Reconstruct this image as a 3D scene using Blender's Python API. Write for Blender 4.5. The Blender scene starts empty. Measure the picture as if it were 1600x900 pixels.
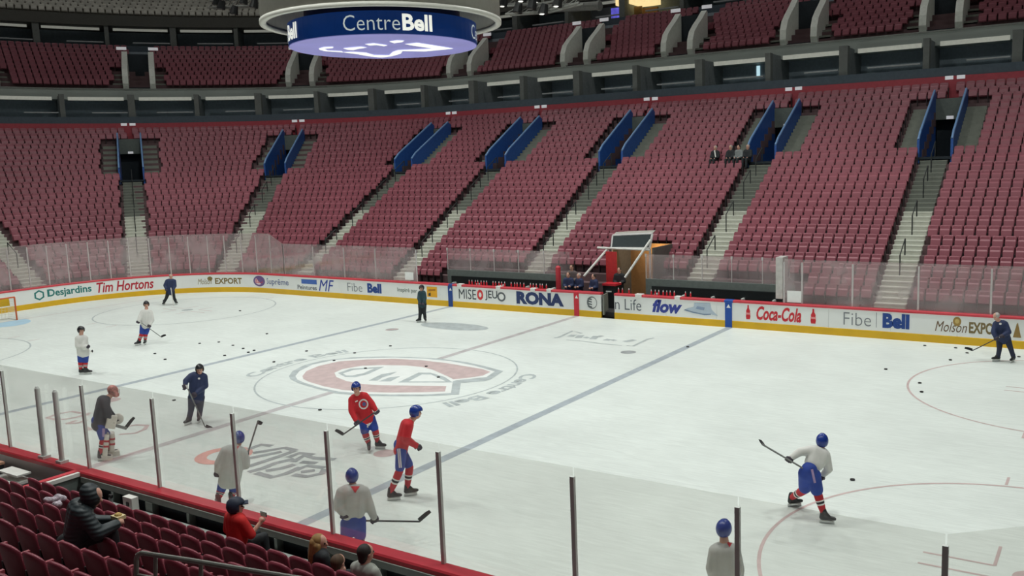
import bpy, bmesh, math, random
from mathutils import Vector, Matrix
from mathutils.bvhtree import BVHTree
random.seed(7)
PI = math.pi
sc = bpy.context.scene
C = sc.collection

# ------------------------------------------------------------------ camera
CX, CY, CZ = 22.081, -23.053, 7.313
YAW, PITCH, ROLL, FOC = 0.556, 0.136, -0.031, 1394.195
PPX, PPY = 800 + 91.949, 450 - 5.378
fw = Vector((-math.sin(YAW) * math.cos(PITCH), math.cos(YAW) * math.cos(PITCH), -math.sin(PITCH)))
r0 = fw.cross(Vector((0, 0, 1))).normalized()
u0 = r0.cross(fw)
cr = r0 * math.cos(ROLL) + u0 * math.sin(ROLL)
cu = -r0 * math.sin(ROLL) + u0 * math.cos(ROLL)
CAM = Vector((CX, CY, CZ))
cd = bpy.data.cameras.new('camera')
cd.sensor_width = 36.0
cd.lens = FOC / 1600 * 36.0
cd.shift_x = (800 - PPX) / 1600
cd.shift_y = -(450 - PPY) / 1600
cd.clip_end = 400
cam = bpy.data.objects.new('camera', cd)
C.objects.link(cam)
M3 = Matrix((cr, cu, -fw)).transposed()
cam.matrix_world = Matrix.Translation(CAM) @ M3.to_4x4()
sc.camera = cam

# ------------------------------------------------------------------ world, lamps, exposure
w = bpy.data.worlds.new('arena_air')
sc.world = w
w.use_nodes = True
w.node_tree.nodes['Background'].inputs[0].default_value = (0.75, 0.85, 0.9, 1)
w.node_tree.nodes['Background'].inputs[1].default_value = 0.035
vs = sc.view_settings
vs.view_transform = 'Standard'
vs.look = 'None'
vs.gamma = 1
vs.use_curve_mapping = False
vs.exposure = 0.0
LAMP_POWER = 945
def ice_lamp(x, y, z=23.0, power=LAMP_POWER):
    l = bpy.data.lights.new('ice_lamp', 'AREA')
    l.shape = 'DISK'
    l.size = 1.6
    l.spread = math.radians(150)
    l.energy = power
    l.color = (0.97, 1.0, 0.955)
    o = bpy.data.objects.new('ice_lamp', l)
    o.location = (x, y, z)
    C.objects.link(o)
for lx in (-26, -15.5, -5.2, 5.2, 15.5, 26):
    for ly in (-10.5, 10.5):
        ice_lamp(lx, ly)

# dim fill lamps added high over the stands to lift the dark tiers
def fill_lamp(x, y, z=31.0, power=350):
    l = bpy.data.lights.new('fill_lamp', 'AREA')
    l.shape = 'DISK'; l.size = 3.0; l.energy = power; l.color = (1.0, 0.98, 0.95)
    o = bpy.data.objects.new('fill_lamp', l); o.location = (x, y, z); C.objects.link(o)
for hx, hy in ((22, 27), (8, 29), (-8, 29), (-24, 27), (-38, 19), (-44, 4), (-40, -12), (14, -24), (-6, -24)):
    fill_lamp(hx, hy)

# ------------------------------------------------------------------ pixel helpers (photo pixels -> places)
def ray(u, v):
    return fw + cr * ((u - PPX) / FOC) - cu * ((v - PPY) / FOC)
def at_z(u, v, z=0.0):
    d = ray(u, v); t = (z - CZ) / d.z
    return CAM + d * t
def at_y(u, v, y):
    d = ray(u, v); t = (y - CY) / d.y
    return CAM + d * t
def proj(p):
    q = Vector(p) - CAM
    d = q.dot(fw)
    return (PPX + FOC * q.dot(cr) / d, PPY - FOC * q.dot(cu) / d, d)

# ------------------------------------------------------------------ materials
def lin(c):
    return tuple(((x / 255) / 12.92 if x / 255 <= 0.04045 else ((x / 255 + 0.055) / 1.055) ** 2.4) for x in c)
MATS = {}
def mat(name, rgb, rough=0.55, var=0.12, scale=6.0, bump=0.0, metal=0.0, emit=0.0, spec=0.5, bscale=None):
    if name in MATS: return MATS[name]
    m = bpy.data.materials.new(name); m.use_nodes = True
    nt = m.node_tree; b = nt.nodes['Principled BSDF']
    c = lin(rgb)
    tc = nt.nodes.new('ShaderNodeTexCoord')
    nz = nt.nodes.new('ShaderNodeTexNoise'); nz.inputs['Scale'].default_value = scale; nz.inputs['Detail'].default_value = 3
    nt.links.new(tc.outputs['Object'], nz.inputs['Vector'])
    rp = nt.nodes.new('ShaderNodeValToRGB')
    rp.color_ramp.elements[0].position = 0.3; rp.color_ramp.elements[1].position = 0.7
    rp.color_ramp.elements[0].color = tuple(max(0, x * (1 - var)) for x in c) + (1,)
    rp.color_ramp.elements[1].color = tuple(min(1, x * (1 + var)) for x in c) + (1,)
    nt.links.new(nz.outputs['Fac'], rp.inputs['Fac'])
    nt.links.new(rp.outputs['Color'], b.inputs['Base Color'])
    b.inputs['Roughness'].default_value = rough
    b.inputs['Metallic'].default_value = metal
    b.inputs['Specular IOR Level'].default_value = spec
    if bump > 0:
        bn = nt.nodes.new('ShaderNodeBump'); bn.inputs['Strength'].default_value = bump
        n2 = nt.nodes.new('ShaderNodeTexNoise'); n2.inputs['Scale'].default_value = bscale or scale * 6
        nt.links.new(tc.outputs['Object'], n2.inputs['Vector'])
        nt.links.new(n2.outputs['Fac'], bn.inputs['Height'])
        nt.links.new(bn.outputs['Normal'], b.inputs['Normal'])
    if emit > 0:
        nt.links.new(rp.outputs['Color'], b.inputs['Emission Color'])
        b.inputs['Emission Strength'].default_value = emit
    MATS[name] = m
    return m
def glass_mat(name, tint, haze, gloss=0.05, hazecol=(0.9, 0.88, 0.88)):
    m = bpy.data.materials.new(name); m.use_nodes = True
    nt = m.node_tree; nt.nodes.clear()
    out = nt.nodes.new('ShaderNodeOutputMaterial')
    tr = nt.nodes.new('ShaderNodeBsdfTransparent'); tr.inputs[0].default_value = tint + (1,)
    df = nt.nodes.new('ShaderNodeBsdfDiffuse'); df.inputs[0].default_value = hazecol + (1,)
    tl = nt.nodes.new('ShaderNodeBsdfTranslucent'); tl.inputs[0].default_value = hazecol + (1,)
    ad = nt.nodes.new('ShaderNodeMixShader'); ad.inputs[0].default_value = 0.5
    nt.links.new(df.outputs[0], ad.inputs[1]); nt.links.new(tl.outputs[0], ad.inputs[2])
    gl = nt.nodes.new('ShaderNodeBsdfGlossy'); gl.inputs['Roughness'].default_value = 0.06
    nz = nt.nodes.new('ShaderNodeTexNoise'); nz.inputs['Scale'].default_value = 0.9; nz.inputs['Detail'].default_value = 2
    mr = nt.nodes.new('ShaderNodeMapRange'); mr.inputs['From Min'].default_value = 0.3; mr.inputs['From Max'].default_value = 0.7
    mr.inputs['To Min'].default_value = haze * 0.6; mr.inputs['To Max'].default_value = haze * 1.4
    tc = nt.nodes.new('ShaderNodeTexCoord')
    nt.links.new(tc.outputs['Object'], nz.inputs['Vector']); nt.links.new(nz.outputs['Fac'], mr.inputs['Value'])
    m1 = nt.nodes.new('ShaderNodeMixShader'); nt.links.new(mr.outputs[0], m1.inputs[0])
    nt.links.new(tr.outputs[0], m1.inputs[1]); nt.links.new(ad.outputs[0], m1.inputs[2])
    fr = nt.nodes.new('ShaderNodeFresnel'); fr.inputs[0].default_value = 1.35
    mu = nt.nodes.new('ShaderNodeMath'); mu.operation = 'MULTIPLY'; mu.inputs[1].default_value = gloss * 10
    nt.links.new(fr.outputs[0], mu.inputs[0])
    m2 = nt.nodes.new('ShaderNodeMixShader'); nt.links.new(mu.outputs[0], m2.inputs[0])
    nt.links.new(m1.outputs[0], m2.inputs[1]); nt.links.new(gl.outputs[0], m2.inputs[2])
    nt.links.new(m2.outputs[0], out.inputs[0])
    MATS[name] = m
    return m

# ------------------------------------------------------------------ object helpers
def tag(o, label=None, cat=None, group=None, kind=None):
    if label: o['label'] = label
    if cat: o['category'] = cat
    if group: o['group'] = group
    if kind: o['kind'] = kind
    return o
def empty(name, loc=(0, 0, 0), label=None, cat=None, group=None, kind=None):
    o = bpy.data.objects.new(name, None); C.objects.link(o); o.location = loc
    o.empty_display_size = 0.2
    return tag(o, label, cat, group, kind)
def link(name, me, parent=None, m=None, smooth=False):
    if m is not None:
        if len(me.materials): me.materials.clear()
        for x in (m if isinstance(m, (list, tuple)) else [m]): me.materials.append(x)
    if smooth:
        for p in me.polygons: p.use_smooth = True
    o = bpy.data.objects.new(name, me); C.objects.link(o)
    if parent is not None:
        o.parent = parent
        o.matrix_parent_inverse = Matrix.Translation(-parent.location) if parent.parent is None else parent_inv(parent)
    return o
def parent_inv(p):
    return Matrix.Identity(4) if p.parent is None else (Matrix.Translation(-p.parent.location) if False else Matrix.Identity(4))
class MB:
    """collects geometry in world space"""
    def __init__(s): s.v = []; s.f = []; s.m = []
    def add(s, vs_, fs, mi=0):
        b = len(s.v); s.v += [tuple(x) for x in vs_]
        s.f += [tuple(b + i for i in f) for f in fs]; s.m += [mi] * len(fs)
        return s
    def box(s, c, d, ax=None, mi=0):
        """c centre, d full sizes, ax (x,y,z) axes"""
        c = Vector(c); X, Y, Z = ax or (Vector((1, 0, 0)), Vector((0, 1, 0)), Vector((0, 0, 1)))
        hx, hy, hz = d[0] / 2, d[1] / 2, d[2] / 2
        vs_ = [c + X * (hx * i) + Y * (hy * j) + Z * (hz * k) for k in (-1, 1) for j in (-1, 1) for i in (-1, 1)]
        return s.add(vs_, [(0, 2, 3, 1), (4, 5, 7, 6), (0, 1, 5, 4), (2, 6, 7, 3), (0, 4, 6, 2), (1, 3, 7, 5)], mi)
    def tube(s, p0, p1, r0_, r1_=None, n=8, mi=0, cap=True):
        p0 = Vector(p0); p1 = Vector(p1); r1_ = r0_ if r1_ is None else r1_
        d = (p1 - p0).normalized(); a = d.orthogonal().normalized(); b = d.cross(a)
        vs_ = []
        for p, r in ((p0, r0_), (p1, r1_)):
            for i in range(n):
                t = 2 * PI * i / n; vs_.append(p + a * (r * math.cos(t)) + b * (r * math.sin(t)))
        fs = [(i, (i + 1) % n, n + (i + 1) % n, n + i) for i in range(n)]
        if cap: fs += [tuple(range(n - 1, -1, -1)), tuple(range(n, 2 * n))]
        return s.add(vs_, fs, mi)
    def poly_tube(s, pts, r, n=8, mi=0):
        for a, b in zip(pts[:-1], pts[1:]): s.tube(a, b, r, n=n, mi=mi)
        return s
    def sphere(s, c, rad, ax=None, n=12, k=8, mi=0, zmin=-1.0, zmax=1.0):
        c = Vector(c); X, Y, Z = ax or (Vector((1, 0, 0)), Vector((0, 1, 0)), Vector((0, 0, 1)))
        if not isinstance(rad, (tuple, list)): rad = (rad,) * 3
        vs_ = []; 
        for j in range(k + 1):
            t = -PI / 2 + PI * j / k
            zz = math.sin(t); cc = math.cos(t)
            for i in range(n):
                a = 2 * PI * i / n
                vs_.append(c + X * (rad[0] * cc * math.cos(a)) + Y * (rad[1] * cc * math.sin(a)) + Z * (rad[2] * zz))
        fs = [(j * n + i, j * n + (i + 1) % n, (j + 1) * n + (i + 1) % n, (j + 1) * n + i) for j in range(k) for i in range(n)]
        return s.add(vs_, fs, mi)
    def sweep(s, frames, prof, mi=0, cap=True, closed=True):
        """frames: list of (origin, normal) ; prof: (d,z) pairs"""
        n = len(prof); vs_ = []
        for (o, nn) in frames:
            for d, z in prof: vs_.append((o[0] + nn[0] * d, o[1] + nn[1] * d, z))
        fs = []
        rng = range(n) if closed else range(n - 1)
        for k in range(len(frames) - 1):
            for i in rng:
                j = (i + 1) % n
                fs.append((k * n + i, k * n + j, (k + 1) * n + j, (k + 1) * n + i))
        if cap and closed:
            fs.append(tuple(range(n - 1, -1, -1))); fs.append(tuple((len(frames) - 1) * n + i for i in range(n)))
        return s.add(vs_, fs, mi)
    def mesh(s, name, smooth=False):
        me = bpy.data.meshes.new(name); me.from_pydata(s.v, [], s.f); 
        if any(s.m): me.polygons.foreach_set('material_index', s.m)
        bm = bmesh.new(); bm.from_mesh(me); bmesh.ops.recalc_face_normals(bm, faces=bm.faces); bm.to_mesh(me); bm.free()
        if smooth:
            for p in me.polygons: p.use_smooth = True
        return me
    def build(s, name, m, parent=None, smooth=False):
        return link(name, s.mesh(name, smooth), parent, m)

# ------------------------------------------------------------------ the plan: rink outline and its offsets
HX, HY, RC = 30.48, 12.95, 8.53
SX, SY = HX - RC, HY - RC          # 21.95, 4.42
L1 = 2 * SX; RREF = 18.0; LA = RREF * PI / 2
def ring(s, D, mir=False):
    """far long side (s 0..L1, right to left), left corner, left end; s<0 right corner. returns pos, outward normal"""
    r = RC + D
    if s < 0:
        a = PI / 2 + s / RREF; p = Vector((SX + r * math.cos(a), SY + r * math.sin(a), 0)); n = Vector((math.cos(a), math.sin(a), 0))
    elif s <= L1:
        p = Vector((SX - s, SY + r, 0)); n = Vector((0, 1, 0))
    elif s <= L1 + LA:
        a = PI / 2 + (s - L1) / RREF; p = Vector((-SX + r * math.cos(a), SY + r * math.sin(a), 0)); n = Vector((math.cos(a), math.sin(a), 0))
    else:
        p = Vector((-SX - r, SY - (s - L1 - LA), 0)); n = Vector((-1, 0, 0))
    if mir: p.y = -p.y; n.y = -n.y
    return p, n
def s_of_x(x): return SX - x
def s_of_ang(deg): return L1 + math.radians(deg - 90) * RREF
def adv(s, D, dist):
    """move along the offset curve by a true distance"""
    r = RC + D
    f = r / RREF
    if s < 0:
        if dist < 0 or dist <= -s * f: return s + dist / f
        return dist + s * f
    if s < L1:
        if s + dist < 0: return (s + dist) / f
        if s + dist <= L1: return s + dist
        return adv(L1 + 1e-9, D, s + dist - L1)
    if s < L1 + LA:
        e = (L1 + LA - s) * f
        return s + dist / f if dist <= e else L1 + LA + dist - e
    return s + dist
def length(s0, s1, D):
    f = (RC + D) / RREF
    def cum(s):
        if s < 0: return s * f
        if s <= L1: return s
        if s <= L1 + LA: return L1 + (s - L1) * f
        return L1 + LA * f + s - L1 - LA
    return cum(s1) - cum(s0)
def frames(s0, s1, D, step=1.6, mir=False):
    """sample; straight runs need only their ends"""
    ks = [s0]
    for b in (0, L1, L1 + LA):
        if s0 < b < s1: ks.append(b)
    ks.append(s1); out = []
    for a, b in zip(ks[:-1], ks[1:]):
        mid = (a + b) / 2
        curved = mid < 0 or L1 < mid < L1 + LA
        n = max(1, int(math.ceil((b - a) / step))) if curved else 1
        for i in range(n): out.append(a + (b - a) * i / n)
    out.append(s1)
    return [ring(s, D, mir) for s in out]
def s_at_u(u, D, z, lo=-4.0, hi=L1 + LA + 8):
    """place along the boards that stands at photo column u"""
    for _ in range(50):
        mid = (lo + hi) / 2
        p, n = ring(mid, D); q = proj((p.x, p.y, z))
        if q[0] > u: lo = mid
        else: hi = mid
    return (lo + hi) / 2

# ------------------------------------------------------------------ base materials
M_ice = mat('ice', (226, 233, 228), 0.42, 0.045, 0.35, spec=0.35)
M_conc = mat('concrete', (92, 92, 90), 0.85, 0.15, 2.0, 0.1)
M_tier = mat('tier_concrete', (104, 82, 84), 0.85, 0.12, 1.0)
M_boards = mat('board_white', (236, 238, 236), 0.35, 0.02, 1.0)
M_yellow = mat('kick_yellow', (222, 176, 22), 0.4, 0.05, 1.5)
M_red = mat('cap_red', (206, 62, 74), 0.4, 0.06, 2.0)
M_steel = mat('post_steel', (222, 226, 222), 0.6, 0.04, 3.0, spec=0.15)
M_white = mat('white_paint', (228, 228, 222), 0.45, 0.04)
M_black = mat('black', (22, 23, 25), 0.5, 0.2)
M_seat = mat('seat_maroon', (150, 86, 97), 0.42, 0.14, 0.16, spec=0.4)
M_seatd = mat('seat_shell', (126, 52, 66), 0.4, 0.1, 8.0)
M_frame = mat('seat_frame', (52, 44, 46), 0.6, 0.1)

# ------------------------------------------------------------------ lettering
_txt = {}
def text_geo(body, bold=0.0, shear=0.0, spacing=1.0):
    key = (body, bold, shear, spacing)
    if key in _txt: return _txt[key]
    cu_ = bpy.data.curves.new('lettering', 'FONT'); cu_.body = body; cu_.size = 1.0
    cu_.offset = bold; cu_.shear = shear; cu_.space_character = spacing; cu_.resolution_u = 3
    cu_.fill_mode = 'BOTH'
    o = bpy.data.objects.new('lettering', cu_); C.objects.link(o)
    dg = bpy.context.evaluated_depsgraph_get(); dg.update()
    me = o.evaluated_get(dg).to_mesh()
    V = [(v.co.x, v.co.y) for v in me.vertices]; F = [tuple(p.vertices) for p in me.polygons]
    o.evaluated_get(dg).to_mesh_clear()
    bpy.data.objects.remove(o); bpy.data.curves.remove(cu_)
    x0 = min(v[0] for v in V); x1 = max(v[0] for v in V); y0 = min(v[1] for v in V); y1 = max(v[1] for v in V)
    V = [((x - x0) / (x1 - x0), (y - y0) / (y1 - y0)) for x, y in V]     # unit box
    _txt[key] = (V, F)
    return V, F
def ground_text(body, o, X, Y, w_, h_, m, name, parent, bold=0.02, shear=0.0, z=0.004):
    """flat lettering on the ice: o corner, X and Y directions"""
    V, F = text_geo(body, bold, shear)
    o = Vector(o); X = Vector(X); Y = Vector(Y)
    mb = MB(); mb.add([(o + X * (x * w_) + Y * (y * h_)).to_tuple()[:2] + (z,) for x, y in V], F)
    return mb.build(name, m, parent)

# ------------------------------------------------------------------ ice and its painted lines
def outline(D, n=24):
    pts = []
    for sx, sy, a0 in ((1, 1, 0), (-1, 1, 90), (-1, -1, 180), (1, -1, 270)):
        for i in range(n + 1):
            a = math.radians(a0 + 90 * i / n); pts.append((sx * SX + (RC + D) * math.cos(a), sy * SY + (RC + D) * math.sin(a)))
    return pts
def ice_material():
    nt = M_ice.node_tree; b = nt.nodes['Principled BSDF']
    tc = nt.nodes.new('ShaderNodeTexCoord')
    mp = nt.nodes.new('ShaderNodeMapping'); mp.inputs['Scale'].default_value = (0.5, 6.0, 1); mp.inputs['Rotation'].default_value = (0, 0, 0.5)
    nz = nt.nodes.new('ShaderNodeTexNoise'); nz.inputs['Scale'].default_value = 2.2; nz.inputs['Detail'].default_value = 8; nz.inputs['Distortion'].default_value = 1.5
    nt.links.new(tc.outputs['Object'], mp.inputs['Vector']); nt.links.new(mp.outputs[0], nz.inputs['Vector'])
    mr = nt.nodes.new('ShaderNodeMapRange'); mr.inputs['From Min'].default_value = 0.3; mr.inputs['From Max'].default_value = 0.7
    mr.inputs['To Min'].default_value = 0.9; mr.inputs['To Max'].default_value = 1.04
    nt.links.new(nz.outputs['Fac'], mr.inputs['Value'])
    old = b.inputs['Base Color'].links[0].from_socket
    mx = nt.nodes.new('ShaderNodeMix'); mx.data_type = 'RGBA'; mx.blend_type = 'MULTIPLY'; mx.inputs['Factor'].default_value = 1
    nt.links.new(old, mx.inputs['A']); nt.links.new(mr.outputs[0], mx.inputs['B'])
    nt.links.new(mx.outputs['Result'], b.inputs['Base Color'])
    mr2 = nt.nodes.new('ShaderNodeMapRange'); mr2.inputs['To Min'].default_value = 0.34; mr2.inputs['To Max'].default_value = 0.6
    nt.links.new(nz.outputs['Fac'], mr2.inputs['Value']); nt.links.new(mr2.outputs[0], b.inputs['Roughness'])
ice_material()
mb = MB(); pts = outline(0.0)
mb.add([(x, y, 0) for x, y in pts] + [(x, y, -0.05) for x, y in pts], [tuple(range(len(pts)))] + [(i, (i + 1) % len(pts), len(pts) + (i + 1) % len(pts), len(pts) + i) for i in range(len(pts))])
ice = mb.build('floor', M_ice); tag(ice, 'white scratched ice sheet with painted lines inside the boards', 'ice', kind='structure')
mb = MB(); mb.box((-10, 0, -0.16), (120, 110, 0.2)); slab = mb.build('floor', M_conc)
tag(slab, 'bare concrete slab under and around the ice sheet', 'floor', kind='structure')

P_blue = mat('ice_blue', (168, 178, 184), 0.5, 0.12, 3.0)
P_grey = mat('ice_grey', (178, 187, 187), 0.5, 0.14, 3.0)
P_dark = mat('ice_dark', (158, 163, 164), 0.5, 0.16, 3.0)
P_red = mat('ice_red', (200, 178, 176), 0.5, 0.12, 3.0)
P_logo = mat('ice_logo_red', (199, 178, 176), 0.5, 0.1, 3.0)
P_pink = mat('ice_pink', (224, 168, 158), 0.5, 0.1, 3.0)
P_rline = mat('ice_red_line', (188, 184, 184), 0.5, 0.14, 2.0)
P_crease = mat('ice_crease', (176, 212, 232), 0.5, 0.06, 2.0)
P_white = mat('ice_white_print', (232, 236, 232), 0.5, 0.04, 2.0)
ZC = [0]
def zstep(z):
    ZC[0] += 1; return z + ZC[0] * 6e-6
def flat_poly(pts, m, name='painted_mark', z=0.003):
    z = zstep(z)
    o = MB().add([(x, y, z) for x, y in pts], [tuple(range(len(pts)))]).build(name, m, ice); return o
def flat_ring(cx, cy, r_in, r_out, m, name, z=0.003, a0=0, a1=360, n=96, ex=1.0, ey=1.0):
    mb = MB(); vs_ = []
    for i in range(n + 1):
        a = math.radians(a0 + (a1 - a0) * i / n)
        for r in (r_in, r_out): vs_.append((cx + r * ex * math.cos(a), cy + r * ey * math.sin(a), z))
    return mb.add(vs_, [(2 * i, 2 * i + 1, 2 * i + 3, 2 * i + 2) for i in range(n)]).build(name, m, ice)
def rect(x0, y0, x1, y1, m, name, z=0.003): return flat_poly([(x0, y0), (x1, y0), (x1, y1), (x0, y1)], m, name, z)
for sgn in (-1, 1): rect(sgn * 7.77 - 0.155, -HY, sgn * 7.77 + 0.155, HY, P_blue, 'blue_line')
rect(-0.15, -HY, 0.15, HY, P_rline, 'centre_line', 0.0025)
rect(-27.16, -11.7, -27.1, 11.7, P_red, 'goal_line', 0.0025)
flat_ring(0, 0, 4.54, 4.60, P_grey, 'centre_circle')
for sx in (-1, 1):
    for sy in (-1, 1):
        cx_, cy_ = sx * 21.03, sy * 6.706
        flat_ring(cx_, cy_, 4.54, 4.61, P_red if sx > 0 else P_grey, 'faceoff_circle')
        flat_ring(cx_, cy_, 0, 0.3, P_red if sx > 0 else P_grey, 'faceoff_spot', n=24)
        for hx in (-1, 1):
            for hy in (-1, 1):
                xx = cx_ + hx * 0.86; yy = cy_ + hy * 4.57
                rect(xx - 0.03, yy if hy > 0 else yy - 0.55, xx + 0.03, yy + 0.55 if hy > 0 else yy, P_red, 'hash_mark', 0.0032)
                x1_ = cx_ + hx * 0.6; y1_ = cy_ + hy * 0.25
                rect(min(x1_, x1_ + hx * 1.2), y1_ - 0.03, max(x1_, x1_ + hx * 1.2), y1_ + 0.03, P_red, 'faceoff_guide', 0.0032)
                rect(x1_ - 0.03, min(y1_, y1_ + hy * 0.9), x1_ + 0.03, max(y1_, y1_ + hy * 0.9), P_red, 'faceoff_guide', 0.0034)
        nx, ny = sx * 6.1, sy * 6.706
        flat_ring(nx, ny, 0, 0.3, P_red if sy < 0 else P_dark, 'faceoff_spot', n=24)
# crease of the goal on the left
flat_poly([(-27.1, -1.22)] + [(-27.1 + 1.83 * math.sin(math.radians(a)), -1.3 * math.cos(math.radians(a))) for a in range(0, 181, 15)] + [(-27.1, 1.22)], P_crease, 'goal_crease')
# centre emblem: a wide C with an H inside it, outlined
def emblem(P, m, z):
    return flat_poly([tuple(at_z(360 + x / 3.2, 530 + y / 3.2, 0))[:2] for x, y in P], m, 'centre_emblem', z)
emblem([(293, 185), (310, 160), (370, 130), (460, 107), (600, 92), (760, 87), (900, 90), (1050, 98), (1180, 115), (1270, 135), (1365, 160), (1300, 202), (1270, 210), (1152, 219), (1143, 277), (1060, 281), (960, 285), (800, 285), (640, 282), (520, 270), (420, 245), (340, 220), (300, 200)], P_grey, 0.0046)
emblem([(325, 185), (345, 160), (410, 128), (520, 104), (660, 95), (820, 92), (960, 97), (1100, 110), (1220, 133), (1322, 162), (1280, 190), (1130, 206), (1112, 210), (1103, 270), (960, 277), (800, 277), (680, 274), (540, 262), (450, 243), (370, 218), (335, 203)], P_white, 0.005)
emblem([(360, 185), (380, 160), (440, 135), (540, 112), (680, 102), (820, 99), (950, 105), (1080, 120), (1200, 140), (1260, 150), (1300, 164), (1262, 183), (1180, 195), (1115, 201), (1085, 186), (1010, 153), (960, 140), (880, 132), (760, 130), (660, 133), (560, 150), (520, 168), (530, 190), (580, 210), (660, 225), (760, 231), (900, 233), (1080, 235), (1073, 262), (960, 266), (800, 268), (700, 265), (560, 254), (470, 237), (390, 213), (365, 200)], P_logo, 0.0054)
for P in ([(538, 170), (600, 148), (770, 138), (690, 175), (625, 191), (572, 189)], [(838, 217), (940, 168), (1000, 168), (1072, 190), (1112, 217)], [(690, 208), (755, 176), (835, 163), (800, 180), (760, 192), (735, 208)], [(740, 212), (800, 190), (850, 186), (800, 212)]): emblem(P, P_grey, 0.0058)
for P in ([(562, 172), (615, 155), (720, 147), (665, 171), (610, 182), (580, 182)], [(890, 212), (958, 177), (1005, 178), (1078, 212)]): emblem(P, P_white, 0.0062)
def arc_text(body, r, a_mid, span, h_, m, inward=False):
    V, F = text_geo(body, 0.03, 0.0)
    mb = MB(); vs_ = []
    for x, y in V:
        if inward: a = math.radians(a_mid - span / 2 + span * x); rr = r - h_ / 2 + h_ * (1 - y)
        else: a = math.radians(a_mid + span / 2 - span * x); rr = r - h_ / 2 + h_ * y
        vs_.append((rr * math.cos(a), rr * math.sin(a), 0.004))
    mb.add(vs_, F).build('ice_lettering', m, ice)
ARC_A = 180.5
arc_text('Centre Bell', 5.1, ARC_A, 56, 0.6, P_grey)
arc_text('Centre Bell', 5.1, ARC_A + 178, 52, 0.6, P_grey)
# worn sponsor prints in the neutral zone: only their strokes can still be made out
def stroke(pts, wd, m, name='ice_print', z=0.0045):
    z = zstep(z)
    P = [at_z(u, v, 0) for u, v in pts]; L = []; R = []
    for i, q in enumerate(P):
        a = P[max(0, i - 1)]; b = P[min(len(P) - 1, i + 1)]
        d = (b - a).normalized(); n = Vector((-d.y, d.x, 0)) * (wd / 2)
        L.append((q.x + n.x, q.y + n.y, z)); R.append((q.x - n.x, q.y - n.y, z))
    k = len(P)
    return MB().add(L + R, [(i, i + 1, k + i + 1, k + i) for i in range(k - 1)]).build(name, m, ice)
# bracketed print by the right-hand bench
stroke([(866, 528), (873, 527), (895, 517), (909, 521)], 0.13, P_grey)
stroke([(979, 540), (989, 541), (1012, 530), (1022, 528)], 0.13, P_grey)
for a, b in (((891, 526), (897, 523)), ((903, 528), (908, 524)), ((913, 528), (920, 527)), ((926, 530), (932, 525)), ((934, 525), (941, 526)), ((946, 532), (953, 530)), ((955, 532), (962, 531)), ((976, 534), (992, 531))):
    stroke([a, b], 0.3, P_grey)
stroke([(885, 531), (910, 533), (940, 537), (972, 540)], 0.07, P_grey)
# oval print by the left-hand bench and a reddish smear
flat_ring(-3.9, 8.45, 0, 1.0, P_grey, 'ice_print', 0.0038, n=48, ex=1.9, ey=0.75)
stroke([(603, 516), (622, 514)], 0.22, P_red)
# dark hatched print in front of the penalty bench, with a pink ring
flat_ring(2.35, -8.75, 0.42, 0.72, P_pink, 'ice_print', 0.0038, n=40)
for q in (((388, 702), (408, 695), (425, 697)), ((395, 708), (420, 704), (445, 700), (462, 704)), ((390, 716), (415, 711), (440, 706)), ((388, 729), (410, 722), (440, 712), (462, 704)),
          ((388, 738), (410, 732), (430, 724), (460, 717)), ((400, 739), (425, 746), (448, 740), (470, 730)), ((415, 736), (440, 732), (460, 726)), ((450, 715), (468, 708), (490, 711)),
          ((458, 722), (475, 712), (492, 716), (524, 718)), ((462, 735), (480, 728), (508, 731)), ((458, 742), (480, 745), (503, 740), (508, 733)), ((470, 738), (492, 735)), ((470, 722), (495, 724))):
    stroke(q, 0.2, P_dark)
# faint red-brown outlined print behind the goaltender
for q in (((73, 653), (90, 647), (112, 643), (128, 646)), ((73, 653), (88, 656), (104, 655), (140, 648)), ((104, 655), (120, 652), (142, 645)), ((104, 662), (122, 661), (136, 656)),
          ((104, 662), (120, 657)), ((186, 679), (212, 677), (226, 671), (230, 665), (212, 664), (198, 667)), ((134, 668), (142, 672))):
    stroke(q, 0.14, P_red)

# ------------------------------------------------------------------ dasher boards with adverts
BH = 1.2
S_NEAR0, S_END = -16.0, L1 + LA + 10
boards = empty('dasher_boards', (0, HY, 0), 'white advert boards with yellow kick plate along the far side and left end', 'boards')
def board_set(root, sa, sb, mir, gaps=()):
    """panels with open joints, kick plate, cap rail; gaps are open gates (s ranges)"""
    cuts = sorted([sa, sb] + [x for g in gaps for x in g])
    s = sa
    edges = []
    while s < sb - 0.05:
        e = min(adv(s, 0, 2.44), sb)
        for g0, g1 in gaps:
            if s < g0 < e: e = g0
        if any(abs(s - g0) < 1e-6 for g0, g1 in gaps):
            s = [g1 for g0, g1 in gaps if abs(s - g0) < 1e-6][0]; continue
        edges.append((s, e)); s = e
    for a, b in edges:
        g = 0.004
        MB().sweep(frames(a + g, b - g, 0, 0.9, mir), [(0, 0.3), (0, 1.1), (0.1, 1.1), (0.1, 0.3)]).build('board_panel', M_boards, root)
        MB().sweep(frames(a, b, 0, 0.9, mir), [(0.006, 0.28), (0.006, 1.12), (0.095, 1.12), (0.095, 0.28)]).build('joint_backing', M_conc, root) if False else None
    runs = []
    s = sa
    for g0, g1 in sorted(gaps):
        runs.append((s, g0)); s = g1
    runs.append((s, sb))
    for a, b in runs:
        MB().sweep(frames(a, b, 0, 0.9, mir), [(-0.012, 0.0), (-0.012, 0.29), (0.0, 0.305), (0.1, 0.3), (0.1, 0.0)]).build('kick_plate', M_yellow, root)
        MB().sweep(frames(a, b, 0, 0.9, mir), [(-0.02, 1.1), (-0.02, 1.17), (0.0, 1.2), (0.24, 1.2), (0.26, 1.17), (0.26, 1.1)]).build('cap_rail', M_red, root)
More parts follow.
